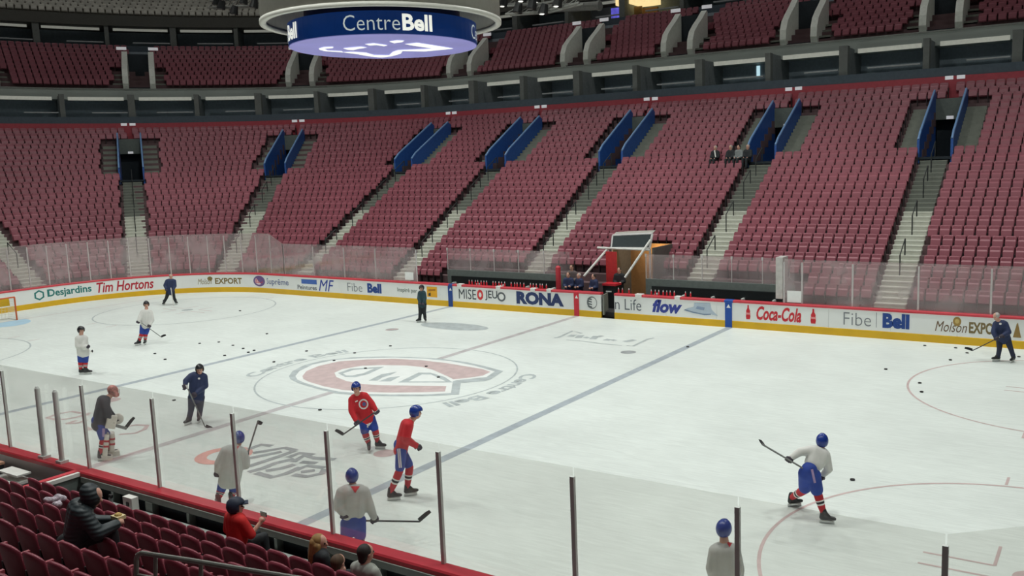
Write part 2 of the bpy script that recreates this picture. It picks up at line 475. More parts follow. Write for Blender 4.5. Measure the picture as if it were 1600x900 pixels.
gate = (s_at_u(956, 0, 0.6), )
gate = (s_at_u(960, 0, 0.6), s_at_u(939, 0, 0.6))
board_set(boards, -10.0, S_END, False, [gate])
# gate leaf swung open into the bench
pg, ng = ring(gate[1], 0.0)
lx_ = Vector((-0.25, 1, 0)).normalized()
MB().box(pg + Vector((0.02, 0.4, 0.62)), (0.78, 0.06, 0.95), (lx_, Vector((1, 0.25, 0)).normalized(), Vector((0, 0, 1)))).build('gate_leaf', mat('gate_grey', (126, 130, 122), 0.5), boards)
nboards = empty('dasher_boards', (0, -HY, 0), 'near dasher boards with wide red cap seen from the stands side', 'boards')
board_set(nboards, S_NEAR0, L1 + 2, True)

def board_text(body, u0_, u1_, z0, z1, rgb, bold=0.02, shear=0.0, name='advert_lettering', wavy=0.0):
    sl = s_at_u(u0_, 0, (z0 + z1) / 2); sr = s_at_u(u1_, 0, (z0 + z1) / 2)
    V, F = text_geo(body, bold, shear)
    mb = MB(); out = []
    for x, y in V:
        p, n = ring(sl + (sr - sl) * x, 0); p = p - n * 0.006
        out.append((p.x, p.y, z0 + (z1 - z0) * y + wavy * (x - 0.5)))
    nm = 'print_%d_%d_%d' % rgb
    return mb.add(out, F).build(name, mat(nm, rgb, 0.45, 0.05), boards)
def board_shape(pts, u0_, u1_, z0, z1, rgb, name='advert_mark', off=0.006):
    """pts: loops in a unit box"""
    sl = s_at_u(u0_, 0, (z0 + z1) / 2); sr = s_at_u(u1_, 0, (z0 + z1) / 2)
    out = []
    for x, y in pts:
        p, n = ring(sl + (sr - sl) * x, 0); p = p - n * off
        out.append((p.x, p.y, z0 + (z1 - z0) * y))
    return MB().add(out, [tuple(range(len(pts)))]).build(name, mat('print_%d_%d_%d' % rgb, rgb, 0.45, 0.05), boards)
def circ(n=24): return [(0.5 + 0.5 * math.cos(2 * PI * i / n), 0.5 + 0.5 * math.sin(2 * PI * i / n)) for i in range(n)]
SQ = [(0, 0), (1, 0), (1, 1), (0, 1)]
TEAL = (34, 122, 118); TIM = (186, 32, 52); GOLD = (132, 112, 62); NAVY = (34, 52, 104); BELL = (24, 66, 142); GREYT = (122, 126, 132); WHITE = (236, 238, 236); COKE = (206, 36, 50)
# left end to right
board_shape([(0.5 + 0.5 * math.sin(2 * PI * i / 6), 0.5 + 0.5 * math.cos(2 * PI * i / 6)) for i in range(6)], 52.5, 70, 0.42, 1.02, TEAL)
board_shape([(0.5 + 0.34 * math.sin(2 * PI * i / 6), 0.5 + 0.34 * math.cos(2 * PI * i / 6)) for i in range(6)], 52.5, 70, 0.42, 1.02, WHITE, off=0.009)
board_text('Desjardins', 74, 143, 0.42, 0.98, TEAL, 0.025)
board_text('Tim Hortons', 151, 240, 0.42, 1.04, TIM, 0.02, 0.25)
board_text('Molson', 309, 331, 0.5, 0.85, GOLD, 0.0, 0.3)
board_shape(circ(), 324, 332, 0.72, 0.98, GOLD)
board_text('EXPORT', 336, 378, 0.5, 0.88, GOLD, 0.03)
board_shape(circ(), 396, 414, 0.38, 1.04, (110, 84, 140)); board_shape(circ(), 398.5, 411.5, 0.48, 0.94, (232, 206, 214), off=0.009)
board_text('Esso', 399.5, 410.5, 0.6, 0.82, (196, 60, 80), 0.02, 0.1).location.y -= 0.006
board_text('Supr\u00eame', 417, 451, 0.44, 0.92, (104, 116, 158), 0.01)
board_shape(SQ, 471, 495, 0.72, 0.99, (66, 106, 186)); board_text('Peintures', 465, 495, 0.38, 0.64, (84, 90, 104), 0.015)
board_text('MF', 498, 522, 0.36, 1.02, (30, 60, 158), 0.0, 0.3)
board_text('Fibe', 543, 566, 0.46, 0.94, GREYT, -0.01); board_text('Bell', 574, 596, 0.44, 0.98, BELL, 0.05)
board_text('Inspir\u00e9 par', 621, 652, 0.56, 0.84, (96, 112, 104), 0.01)
board_shape(SQ, 667, 683, 0.44, 1.0, (236, 172, 30)); board_shape([(0.1, 0), (0.35, 0), (0.35, 0.45), (0.1, 0.3)], 668, 682, 0.5, 0.9, (60, 50, 40), off=0.009)
board_shape([(0.1, 0.5), (0.9, 0.62), (0.9, 0.8), (0.1, 0.72)], 668, 682, 0.5, 0.98, (176, 116, 20), off=0.009)
for u_, rgb in ((704, BELL), (1138.5, (22, 78, 168)), (901, (214, 44, 62))):
    wd = {704: 7, 1138.5: 11, 901: 8}[u_]
    board_shape(SQ, u_ - wd / 2, u_ + wd / 2, 0.002, 1.1, rgb, 'line_marker', 0.018)
    board_shape([(0, 0), (1, 0), (0.5, 1)], u_ - wd * 0.3, u_ + wd * 0.3, 0.86, 1.02, WHITE, 'line_marker', 0.021)
    sm = s_at_u(u_, 0, 1.0)
    MB().sweep(frames(sm - wd * 0.018, sm + wd * 0.018, 0), [(-0.024, 1.09), (-0.024, 1.175), (0.0, 1.206), (0.26, 1.206), (0.26, 1.1)]).build('line_marker', mat('mk_%d' % int(u_), rgb, 0.4), boards)
board_text('MISE', 717, 744, 0.46, 0.98, (58, 64, 72), 0.0); board_text('O', 745.5, 755, 0.46, 1.0, (214, 48, 52), 0.06)
board_text('JEU', 758, 777, 0.46, 0.98, (58, 64, 72), 0.012); board_shape(circ(), 777, 790, 0.46, 0.94, (96, 102, 106)); board_shape(circ(), 779.5, 787.5, 0.55, 0.85, WHITE, off=0.009)
board_text('RONA', 807, 881, 0.4, 1.04, (36, 54, 104), 0.06)
board_shape(circ(), 917, 933, 0.4, 1.0, (120, 124, 124)); board_shape(circ(), 920, 932, 0.46, 0.94, WHITE, off=0.009)
for k in range(4): board_shape([(0.08, 0.15 + 0.2 * k), (0.5, 0.1 + 0.2 * k), (0.5, 0.2 + 0.2 * k), (0.12, 0.27 + 0.2 * k)], 917, 933, 0.4, 1.0, (92, 98, 102), off=0.012)
board_text('n Life', 961, 1002, 0.46, 0.98, (92, 98, 106), -0.005)
board_text('flow', 1019, 1066, 0.44, 1.04, (48, 62, 150), 0.045, 0.25)
board_shape([(0, 0.35), (0.12, 0.5), (0.3, 0.62), (0.32, 0.9), (0.78, 0.95), (0.82, 0.5), (1, 0.1), (0.8, 0.18), (0.5, 0.12), (0.25, 0.2)], 1068, 1122, 0.4, 1.06, (184, 198, 212))
board_shape([(0.02, 0.34), (0.3, 0.2), (0.62, 0.1), (0.8, 0.16), (0.8, 0.22), (0.6, 0.18), (0.3, 0.28), (0.05, 0.42)], 1068, 1122, 0.4, 1.06, (120, 140, 166), off=0.009)
board_shape([(0.36, 0.5), (0.6, 0.42), (0.62, 0.62), (0.4, 0.68)], 1068, 1122, 0.4, 1.06, (140, 158, 186), off=0.009)
BOT = [(0.1, 0), (0.9, 0), (1, 0.2), (0.9, 0.45), (0.95, 0.58), (0.68, 0.78), (0.64, 1), (0.36, 1), (0.32, 0.78), (0.05, 0.58), (0.1, 0.45), (0, 0.2)]
board_shape(BOT, 1165.5, 1172.5, 0.42, 1.04, COKE); board_shape(BOT, 1266.5, 1275, 0.42, 1.04, COKE)
for u_ in ((1165.5, 1172.5), (1266.5, 1275)): board_shape(SQ, u_[0], u_[1], 0.62, 0.7, (232, 150, 150), off=0.009)
board_text('Coca-Cola', 1182, 1252, 0.42, 1.02, COKE, 0.03, 0.3)
board_text('Fibe', 1318, 1361, 0.46, 0.98, GREYT, -0.012); board_shape(SQ, 1369, 1369.8, 0.44, 1.04, GREYT); board_text('Bell', 1379, 1421, 0.44, 1.04, BELL, 0.055)
board_text('Molson', 1461, 1511, 0.46, 0.86, (112, 88, 62), 0.0, 0.3); board_shape(circ(), 1489, 1502, 0.7, 1.06, (164, 132, 66)); board_shape(circ(), 1492, 1499, 0.8, 0.98, (206, 180, 110), off=0.009)
board_text('EXPORT', 1514, 1572, 0.46, 0.9, (124, 106, 66), 0.035)
board_shape([(0, 0), (1, 0), (0.55, 1), (0.4, 0.9)], 1583, 1596, 0.42, 0.98, (150, 120, 66))

# ------------------------------------------------------------------ safety glass
M_gfar = glass_mat('glass_far', (0.955, 0.93, 0.935), 0.21, 0.035, (1.0, 0.92, 0.92))  # pinkish haze mixed in stands for ice reflections in the scratched panes
M_gnear = glass_mat('glass_near', (0.937, 0.937, 0.927), 0.03, 0.02)
def glass_run(root, posts, z0, ztop, mir, m, pr=0.035, D=0.11, mp=None, skip=()):
    """posts: s values; ztop(s)"""
    mp = mp or M_steel
    for i, (a, b) in enumerate(zip(posts[:-1], posts[1:])):
        if i in skip: continue
        (pa, na), (pb, nb) = ring(a, D, mir), ring(b, D, mir)
        d = (pb - pa).normalized(); pa = pa + d * 0.012; pb = pb - d * 0.012
        n = Vector((-d.y, d.x, 0)) * 0.006
        vs_ = []
        for p, z1 in ((pa, ztop(a)), (pb, ztop(b))):
            for sg in (-1, 1):
                q = p + n * sg
                vs_ += [(q.x, q.y, z0), (q.x, q.y, z1)]
        MB().add(vs_, [(0, 1, 5, 4), (2, 6, 7, 3), (0, 2, 3, 1), (4, 5, 7, 6), (1, 3, 7, 5), (0, 4, 6, 2)]).build('glass_pane', m, root)
    for a in posts:
        p, n = ring(a, D + 0.03, mir); h = ztop(a) - 0.12
        MB().box((p.x, p.y, (z0 + h) / 2), (pr * 2, pr * 1.6, h - z0), (Vector((-n.y, n.x, 0)), n, Vector((0, 0, 1)))).build('post', mp, root)
M_pwhite = mat('post_pale', (206, 204, 202), 0.4, 0.04)
gl = empty('safety_glass', (0, HY, BH), 'hazy safety glass with pale posts around the far left end and corner', 'glass')
TALL = [s_at_u(u_, 0.11, 2.4) for u_ in (442, 422, 400, 377, 351, 325, 295, 265, 234, 202, 171, 139, 106, 75, 45, 14, -18, -52)]
glass_run(gl, TALL, BH, lambda s: 3.04 if s < TALL[0] + 0.1 else 3.62, False, M_gfar, 0.03, mp=M_pwhite)
gl = empty('safety_glass', (-15, HY, BH), 'straight run of safety glass left of the far benches', 'glass')
glass_run(gl, [s_at_u(u_, 0.11, 2.2) for u_ in (650, 586, 537, 489, 442.6)], BH, lambda s: 3.04, False, M_gfar, 0.03, mp=M_pwhite)
gl = empty('safety_glass', (15, HY, BH), 'straight run of safety glass right of the far benches', 'glass')
glass_run(gl, [s_at_u(u_, 0.11, 2.2) for u_ in (1673, 1549, 1435, 1332, 1253, 1225)], BH, lambda s: 3.04, False, M_gfar, 0.035, mp=M_pwhite)
MB().box(at_y(1218, 440, HY + 0.2) + Vector((0, 0.3, 0.15)), (0.3, 0.7, 1.75)).build('end_return', mat('end_pale', (196, 192, 188), 0.5), gl)
ngl = empty('safety_glass', (0, -HY, BH), 'clear safety glass with grey steel posts along the near boards', 'glass')
NP = [SX - x for x in (23.0, 20.583, 18.163, 15.749, 13.339, 10.922, 8.515, 6.108, 3.665, 0.45, -2.0, -4.4)]
NP[0] = -1.4
glass_run(ngl, NP, BH, lambda s: 3.12 if s > 0 else 3.75, True, M_gnear, 0.032, D=0.0)
# notices taped inside the glass
for u0_, u1_, v0, v1 in ((633, 646, 425, 437), (1230, 1252, 454, 472)):
    a = at_y(u0_, (v0 + v1) / 2, HY + 0.09); b = at_y(u1_, (v0 + v1) / 2, HY + 0.09); zt = at_y(u0_, v0, HY + 0.09).z; zb = at_y(u0_, v1, HY + 0.09).z
    o = MB().box(((a.x + b.x) / 2, HY + 0.085, (zt + zb) / 2), (b.x - a.x, 0.012, zt - zb)).build('notice_board', mat('notice_white', (238, 240, 238), 0.5, 0.03))
    tag(o, 'white notice panel on the glass %s of the benches' % ('left' if u0_ < 900 else 'right'), 'notice')


# ------------------------------------------------------------------ lower seating bowl
RD, RH, D0, ZT0, NR = 0.62, 0.3875, 2.0, 0.84, 25
def rowD(k): return D0 + RD * k
def rowZ(k): return ZT0 + RH * k
AIS = [s_of_x(23.0), s_of_x(13.95), s_of_x(4.97), s_of_x(-4.55), s_of_x(-13.2), s_of_x(-21.27), s_of_ang(118.5), s_of_ang(146.7), s_of_ang(177.5)]
AIS_END = L1 + LA + 12
AW = 0.66                     # half aisle
KV0, KV1 = 16, 23             # rows cut by the vomitories
VW = 0.72                     # half width of a vomitory
BENCH = (s_of_x(10.1), s_of_x(-10.1))
def split(a, b, holes):
    out = []; s = a
    for h0, h1 in sorted(holes):
        if h1 <= s or h0 >= b: continue
        if h0 > s: out.append((s, h0))
        s = max(s, h1)
    if s < b: out.append((s, b))
    return out
tier = empty('wall_tier', (0, 30, 0), 'stepped concrete tier carrying the lower bowl seats', 'seating tier', kind='structure')
for k in range(NR):
    D, z = rowD(k), rowZ(k)
    holes = []
    if KV0 <= k < KV1: holes = [(adv(a, D, -VW), adv(a, D, VW)) for a in AIS]
    if k < 1: holes = [BENCH]
    elif k < 5: holes = [(SX - 2.85, SX - 0.4)]
    mb = MB()
    for a, b in split(-8.0, AIS_END, holes):
        mb.sweep(frames(a, b, 0, 1.4) if False else [(ring(s_, D)[0], n_) for s_, n_ in [(q, ring(q, D)[1]) for q in (lambda aa, bb: sorted(set([aa, bb] + [x for x in [0, L1, L1 + LA] if aa < x < bb] + [L1 + LA * i / 20 for i in range(1, 20) if aa < L1 + LA * i / 20 < bb] + [-8 + 1.0 * i for i in range(0, 9) if aa < -8 + i < min(0, bb)])))(a, b)]],
                 [(0, z - 0.75), (0, z), (RD + 0.02, z), (RD + 0.02, z - 0.75)])
    mb.build('tier_row', M_tier, tier)
# wall behind the last row, with the red band
DW = rowD(NR); ZW = rowZ(NR - 1)
def ringwall(D, z0, z1, th, m, name, parent=None, a=-8.0, b=AIS_END):
    fr = [ring(x, D) for x in sorted(set([a, b] + [v for v in (0, L1, L1 + LA) if a < v < b] + [L1 + LA * i / 24 for i in range(1, 24)] + [-8 + i for i in range(1, 8)]))]
    fr = [f for f in fr]
    return MB().sweep(fr, [(0, z0), (0, z1), (th, z1), (th, z0)]).build(name, m, parent)
back = ringwall(DW, ZW - 0.4, 11.36, 0.15, mat('band_red', (168, 62, 74), 0.6, 0.08), 'wall_back')
tag(back, 'plain red wall band behind the last lower row', 'wall', kind='structure')

# aisle stairs
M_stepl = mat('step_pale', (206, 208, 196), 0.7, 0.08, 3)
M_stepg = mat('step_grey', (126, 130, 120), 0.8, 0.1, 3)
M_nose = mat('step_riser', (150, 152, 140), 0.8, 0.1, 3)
M_rail = mat('rail_dark', (46, 50, 50), 0.5)
stepme = MB().box((0, RD / 4, -0.11), (2 * AW - 0.04, RD / 2 + 0.03, 0.22)).mesh('step')
stepmes = []
M_ris = [mat('riser_pale_shaded', (180, 182, 170), 0.8, 0.1, 3), mat('riser_grey_shaded', (106, 110, 102), 0.8, 0.1, 3)]  # risers darker than treads: shading put into the colour
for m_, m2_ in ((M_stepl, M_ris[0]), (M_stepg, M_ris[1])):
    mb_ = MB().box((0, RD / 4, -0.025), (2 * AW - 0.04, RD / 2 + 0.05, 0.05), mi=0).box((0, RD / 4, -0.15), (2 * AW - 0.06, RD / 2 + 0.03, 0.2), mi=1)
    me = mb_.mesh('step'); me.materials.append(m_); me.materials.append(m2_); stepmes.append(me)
def put(name, me, parent, loc, yaw):
    o = bpy.data.objects.new(name, me); C.objects.link(o); o.parent = parent
    o.location = loc; o.rotation_euler = (0, 0, yaw); return o
ORD = ['rightmost', 'second from the right', 'third from the right', 'fourth from the right', 'fifth from the right', 'corner', 'left end', 'far left edge']
for i, a in enumerate(AIS):
    e = empty('wall_stair', (0, 0, 0), 'straight concrete aisle stair, %s of the far stand' % (ORD[i - 1] if i else 'outermost right'), 'stairs', kind='structure')
    for k in range(KV0):
        if k == 0 and BENCH[0] < a < BENCH[1]: continue
        for h in (0, 1):
            D = rowD(k) + h * RD / 2
            p, n = ring(a, D); yaw = math.atan2(-n.x, n.y)
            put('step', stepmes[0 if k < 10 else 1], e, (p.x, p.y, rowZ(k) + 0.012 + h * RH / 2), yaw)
    for k in (3, 7, 11, 14):
        p, n = ring(a, rowD(k) + 0.3); z = rowZ(k)
        p2, n2 = ring(a, rowD(k) + 1.3)
        mb = MB(); mb.tube((p.x, p.y, z), (p.x, p.y, z + 0.9), 0.03); mb.tube((p.x, p.y, z + 0.9), (p2.x, p2.y, z + 0.9 + 0.62), 0.025); mb.tube((p2.x, p2.y, z + 0.62), (p2.x, p2.y, z + 1.52), 0.03)
        mb.build('handrail', M_rail, e)

# vomitories: cut into the tier, blue cheek walls, dark mouth, side stairs
M_blue = mat('vom_blue', (44, 88, 160), 0.5, 0.1)
M_bluel = mat('vom_rail', (120, 156, 200), 0.4, 0.06)
M_lint = mat('vom_lintel', (98, 106, 100), 0.7, 0.08)
M_dark = mat('vom_dark', (38, 46, 52), 0.9, 0.1)
M_sign = mat('sign_white', (236, 236, 240), 0.5, 0.03, emit=0.25)
def local(a, D):
    p, n = ring(a, D); t = Vector((n.y, -n.x, 0)); return p, n, t        # t points to decreasing s (image right on the far side)
def cheek(mb, a, off, prof, th):
    p, n, t = local(a, 0); vs_ = []
    for o in (off - th / 2, off + th / 2):
        for D, z in prof:
            q, _, _ = local(a, D); vs_.append((q.x + t.x * o, q.y + t.y * o, z))
    m_ = len(prof)
    mb.add(vs_, [tuple(range(m_)), tuple(range(2 * m_ - 1, m_ - 1, -1))] + [(i, (i + 1) % m_, m_ + (i + 1) % m_, m_ + i) for i in range(m_)])
for i, a in enumerate(AIS):
    e = empty('wall_vomitory', (0, 0, 0), 'dark entrance between blue cheek walls above the %s aisle' % (ORD[i - 1] if i else 'outermost right'), 'entrance', kind='structure')
    Da, Db = rowD(KV0), rowD(KV1); za = rowZ(KV0 - 1) + RH * 0.98
    p, n, t = local(a, (Da + Db + 1.2) / 2); ax = (t, n, Vector((0, 0, 1)))
    MB().box((p.x, p.y, za - 0.06), (2 * VW + 0.1, Db - Da + 1.4, 0.12), ax).build('landing', M_dark, e)
    for sg in (-1, 1):
        prof = [(Da - 0.05, za - 0.3), (Da - 0.05, za + 0.85), (Da + 0.4, za + 1.25), (Db - 0.2, rowZ(KV1) + 0.75), (Db + 0.05, rowZ(KV1) + 0.6), (Db + 0.05, za - 0.3)]
        mb = MB(); cheek(mb, a, sg * (VW + 0.07), prof, 0.12); mb.build('cheek_wall', M_blue, e)
        q1, _, _ = local(a, Da - 0.05); q2, _, _ = local(a, Da + 0.4); q3, _, _ = local(a, Db - 0.2); o = t * (sg * (VW + 0.07))
        MB().poly_tube([q1 + o + Vector((0, 0, za + 0.88)), q2 + o + Vector((0, 0, za + 1.28)), q3 + o + Vector((0, 0, rowZ(KV1) + 0.79))], 0.06, 6).build('cheek_rail', M_bluel, e)
        for k in range(KV0, KV1):
            for h in (0, 1):
                D = rowD(k) + h * RD / 2; q, nn, tt = local(a, D + RD / 4)
                q = q + tt * (sg * (VW + 0.13 + 0.5))
                MB().box((q.x, q.y, rowZ(k) + h * RH / 2 - 0.09), (0.98, RD / 2 + 0.02, 0.22), (tt, nn, Vector((0, 0, 1)))).build('side_step', M_stepg, e)
    p, n, t = local(a, Db); ax = (t, n, Vector((0, 0, 1)))
    zt = rowZ(KV1) + 0.35; zo = za + 1.95
    MB().box((p.x, p.y, (zt + zo) / 2), (2 * VW + 0.1, 0.16, zt - zo), ax).build('lintel', M_lint, e)
    p2, _, _ = local(a, Db + 0.7)
    MB().box((p2.x, p2.y, za + 1.0), (2 * VW + 0.1, 0.1, 2.1), ax).build('mouth', M_dark, e)  # dark slab closes the opening, its colour standing in for the unlit passage
    q = p - n * 0.1
    MB().box((q.x, q.y, zo + 0.1), (0.36, 0.03, 0.17), ax).build('number_plate', M_sign, e)
    pw, nw, tw = local(a, DW - 0.03)
    for sg in (-1, 1):
        q = pw + tw * (sg * 0.3)
        MB().box((q.x, q.y, 11.27), (0.42, 0.03, 0.2), (tw, nw, Vector((0, 0, 1)))).build('section_plate', M_sign, e)

# ------------------------------------------------------------------ far seats
def far_seat_parts():
    """origin on the tread under the backrest; faces -y (to the ice)"""
    b = MB()   # backrest: bowed slab with a rounded top
    xs = (-0.222, -0.13, 0.0, 0.13, 0.222); zs = ((0.36, 1.0, 0.0), (0.7, 1.0, 0.05), (0.84, 0.97, 0.075), (0.885, 0.8, 0.085))
    vs_ = []
    for side in (0, 1):
        for z, wf, y in zs:
            for x in xs: vs_.append((x * wf, y + 0.03 * (1 - (x / 0.222) ** 2) + side * 0.05, z))
    nx, nz = 5, 4; f = []
    for j in range(nz - 1):
        for i in range(nx - 1):
            a0 = j * nx + i; f.append((a0, a0 + 1, a0 + nx + 1, a0 + nx)); c0 = a0 + nx * nz; f.append((c0 + nx, c0 + nx + 1, c0 + 1, c0))
    o_ = nx * nz; top = (nz - 1) * nx
    for i in range(nx - 1):
        f.append((top + i, top + i + 1, o_ + top + i + 1, o_ + top + i)); f.append((i + 1, i, o_ + i, o_ + i + 1))
    for j in range(nz - 1):
        f.append((j * nx, j * nx + nx, o_ + j * nx + nx, o_ + j * nx)); k = j * nx + nx - 1; f.append((k + nx, k, o_ + k, o_ + k + nx))
    b.add(vs_, f)
    s = MB()   # folded-up seat pan
    s.add([(-0.19, -0.07, 0.36), (0.19, -0.07, 0.36), (0.2, -0.13, 0.42), (-0.2, -0.13, 0.42), (-0.2, -0.07, 0.68), (0.2, -0.07, 0.68), (0.18, -0.02, 0.74), (-0.18, -0.02, 0.74), (-0.19, -0.02, 0.36), (0.19, -0.02, 0.36)],
          [(0, 1, 2, 3), (3, 2, 5, 4), (4, 5, 6, 7), (7, 6, 9, 8), (8, 9, 1, 0), (0, 3, 4), (0, 4, 7), (0, 7, 8), (1, 5, 2), (1, 6, 5), (1, 9, 6)])
    l = MB()   # pedestal
    l.box((0.244, -0.02, 0.29), (0.03, 0.2, 0.58))
    return b, s, l
fb, fs_, fl = far_seat_parts()
ROWW = ['front', 'second', 'third', 'fourth', 'fifth', 'sixth', 'seventh', 'eighth', 'ninth', 'tenth', 'eleventh', 'twelfth', 'thirteenth', 'fourteenth']
def nth(n): return ['', 'first', 'second', 'third', 'fourth', 'fifth', 'sixth', 'seventh', 'eighth', 'ninth', 'tenth', 'eleventh', 'twelfth', 'thirteenth', 'fourteenth', 'fifteenth', 'sixteenth', 'seventeenth', 'eighteenth'][n] if n <= 18 else '%dth' % n
SW = 0.494
seats = []
secs = list(zip(AIS[:-1], AIS[1:])) + [(AIS[-1], AIS_END)]
for k in range(NR):
    D = rowD(k) + 0.47
    mg = AW + 0.06 if k < KV0 else (VW + 1.16 if k < KV1 else 0.06)
    for si, (a, b) in enumerate(secs):
        ranges = [(a, b)]
        if k < 2: ranges = split(a, b, [BENCH])
        for (x, y) in ranges:
            m0 = mg if x == a else 0.1; m1 = mg if y == b else 0.1
            Lr = length(x, y, D) - m0 - m1; n = int(Lr / SW)
            for j in range(n):
                d = m0 + (Lr - n * SW) / 2 + SW * (j + 0.5)
                s = adv(x, D, d); p, nn = ring(s, D)
                q = proj((p.x, p.y, rowZ(k) + 0.6))
                if q[0] < -60 or q[0] > 1660: continue
                seats.append((q[2], k, si, n - j, p, math.atan2(-nn.x, nn.y), rowZ(k), 0 < q[0] < 1600, x == a and y == b))
seats.sort(key=lambda t: t[0])
N_FAR = 190
TUN = (s_of_x(2.75), s_of_x(0.35))
lead = [t for t in seats if t[7] and t[2] in (0, 1) and t[8] and t[1] < 14][:N_FAR]
lead_id = set(id(t) for t in lead)
bme = fb.mesh('backrest', True); sme = fs_.mesh('seat_pan'); lme = fl.mesh('pedestal')
for me, m_ in ((bme, M_seat), (sme, M_seat), (lme, M_frame)): me.materials.append(m_)
for t in lead:
    _, k, si, j, p, yaw, z, _, _ = t
    side = 'right of' if si == 0 else 'left of'
    o = empty('stadium_seat', (p.x, p.y, z)); o.rotation_euler = (0, 0, yaw)
    # count from the rightmost far aisle
    nrow = max(q[3] for q in lead if q[1] == k and q[2] == si)
    idx = (j if si == 1 else j)
    if si == 0: idx = 1 + sum(1 for q in seats if q[1] == k and q[2] == 0 and q[4].x < p.x)
    else: idx = 1 + sum(1 for q in seats if q[1] == k and q[2] == 1 and q[4].x > p.x)
    tag(o, 'folded maroon seat %s the rightmost far aisle, %s row, %s from that aisle' % (side, ROWW[k], nth(idx)), 'seat', 'far seats beside the rightmost aisle')
    for nm, me in (('backrest', bme), ('seat_pan', sme), ('pedestal', lme)):
        c = bpy.data.objects.new(nm, me); C.objects.link(c); c.parent = o
def mass(items, name, label, parts):
    V = []; F = []; MI = []
    for (p, yaw, z) in items:
        ca, sa = math.cos(yaw), math.sin(yaw)
        for mb, mi in parts:
            b0 = len(V)
            V.extend((p.x + ca * x - sa * y, p.y + sa * x + ca * y, z + zz) for x, y, zz in mb.v)
            F.extend(tuple(b0 + i for i in f) for f in mb.f); MI.extend([mi] * len(mb.f))
    me = bpy.data.meshes.new(name); me.from_pydata(V, [], F); me.polygons.foreach_set('material_index', MI)
    o = link(name, me, None, [M_seat, M_frame]); tag(o, label, 'seats', kind='stuff'); return o
rest = [(t[4], t[5], t[6]) for t in seats if id(t) not in lead_id and not (TUN[0] < s_of_x(t[4].x) < TUN[1] and t[4].y > 0 and t[1] < 5)]
mass(rest, 'stadium_seats', 'rows of folded maroon seats filling the rest of the lower bowl', [(fb, 0), (fs_, 0), (fl, 1)])


# ------------------------------------------------------------------ benches on the far side
M_benchw = mat('bench_wall', (112, 122, 118), 0.6, 0.1)
M_pad = mat('bench_pad', (26, 32, 34), 0.5, 0.15)
M_rubber = mat('rubber_floor', (52, 52, 54), 0.9, 0.1)
def bx(name, x0, x1, y0, y1, z0, z1, m, parent=None):
    return MB().box(((x0 + x1) / 2, (y0 + y1) / 2, (z0 + z1) / 2), (x1 - x0, y1 - y0, z1 - z0)).build(name, m, parent)
fl_ = bx('floor', -10.0, 10.0, HY + 0.27, 15.5, 0.0, 0.25, M_rubber); tag(fl_, 'dark rubber floor of the player benches', 'floor', kind='structure')
for nm, xa, xb in (('left', -9.3, -2.2), ('right', 3.0, 9.4)):
    b = empty('player_bench', ((xa + xb) / 2, 14.6, 0.25), 'long black padded player bench %s of the tunnel behind the far boards' % nm, 'bench')
    bx('seat_board', xa, xb, 14.35, 14.8, 0.62, 0.72, M_pad, b)
    bx('back_pad', xa, xb, 14.98, 15.08, 0.95, 1.32, M_pad, b)
    for i in range(5):
        x = xa + 0.3 + (xb - xa - 0.6) * i / 4
        bx('leg', x - 0.05, x + 0.05, 14.45, 14.7, 0.25, 0.62, M_steel, b)
        bx('bracket', x - 0.04, x + 0.04, 14.7, 15.05, 0.55, 1.0, M_steel, b)
    wl = bx('wall_bench', xa - 0.4, xb + 0.5, 15.15, 15.3, 0.2, 1.64, M_benchw); tag(wl, 'grey green wall behind the %s player bench' % nm, 'wall', kind='structure')
    g = empty('safety_glass', ((xa + xb) / 2, 15.2, 1.64), 'low hazy safety glass behind the %s player bench' % nm, 'glass')
    n_ = 5
    for i in range(n_):
        x0 = xa - 0.4 + (xb - xa + 0.9) * i / n_; x1 = xa - 0.4 + (xb - xa + 0.9) * (i + 1) / n_
        bx('glass_pane', x0 + 0.01, x1 - 0.01, 15.21, 15.222, 1.64, 2.82, M_gfar, g)
        bx('clip', x0 - 0.04, x0 + 0.04, 15.19, 15.24, 2.7, 2.84, M_pwhite, g)
        bx('post', x0 - 0.015, x0 + 0.015, 15.2, 15.24, 1.64, 2.7, M_pwhite, g)
# front shelf behind the boards and the bottles on it
M_bot = mat('bottle_white', (226, 226, 226), 0.4, 0.04); M_botr = mat('bottle_red', (206, 44, 56), 0.4, 0.06)
btl = MB()
bme_ = MB().tube((0, 0, 0), (0, 0, 0.15), 0.036, 0.036, 10).tube((0, 0, 0.15), (0, 0, 0.18), 0.036, 0.02, 10).mesh('bottle'); bme_.materials.append(M_botr)
cme_ = MB().tube((0, 0, 0.18), (0, 0, 0.25), 0.022, 0.012, 8).mesh('cap'); cme_.materials.append(M_bot)
tow = mat('towel_white', (232, 230, 226), 0.9, 0.05)
def bottle(x, y, z, label, grp):
    o = empty('water_bottle', (x, y, z), label, 'bottle', grp)
    for nm, me in (('bottle_body', bme_), ('nozzle', cme_)):
        c = bpy.data.objects.new(nm, me); C.objects.link(c); c.parent = o
for i in range(26):
    if i in (7, 13, 19): continue
    bottle(-6.6 + 0.19 * i + random.uniform(-0.03, 0.03), HY + 0.2, 1.2, 'red water bottle standing on the boards before the left bench', 'bottles before the left bench')
for x in (2.2, 2.4, 2.75, 3.9, 4.1, 4.28, 4.5, 4.68, 4.85, 5.05, 5.6, 5.85):
    bottle(x, HY + 0.2, 1.2, 'red water bottle standing on the boards before the right bench', 'bottles before the right bench')
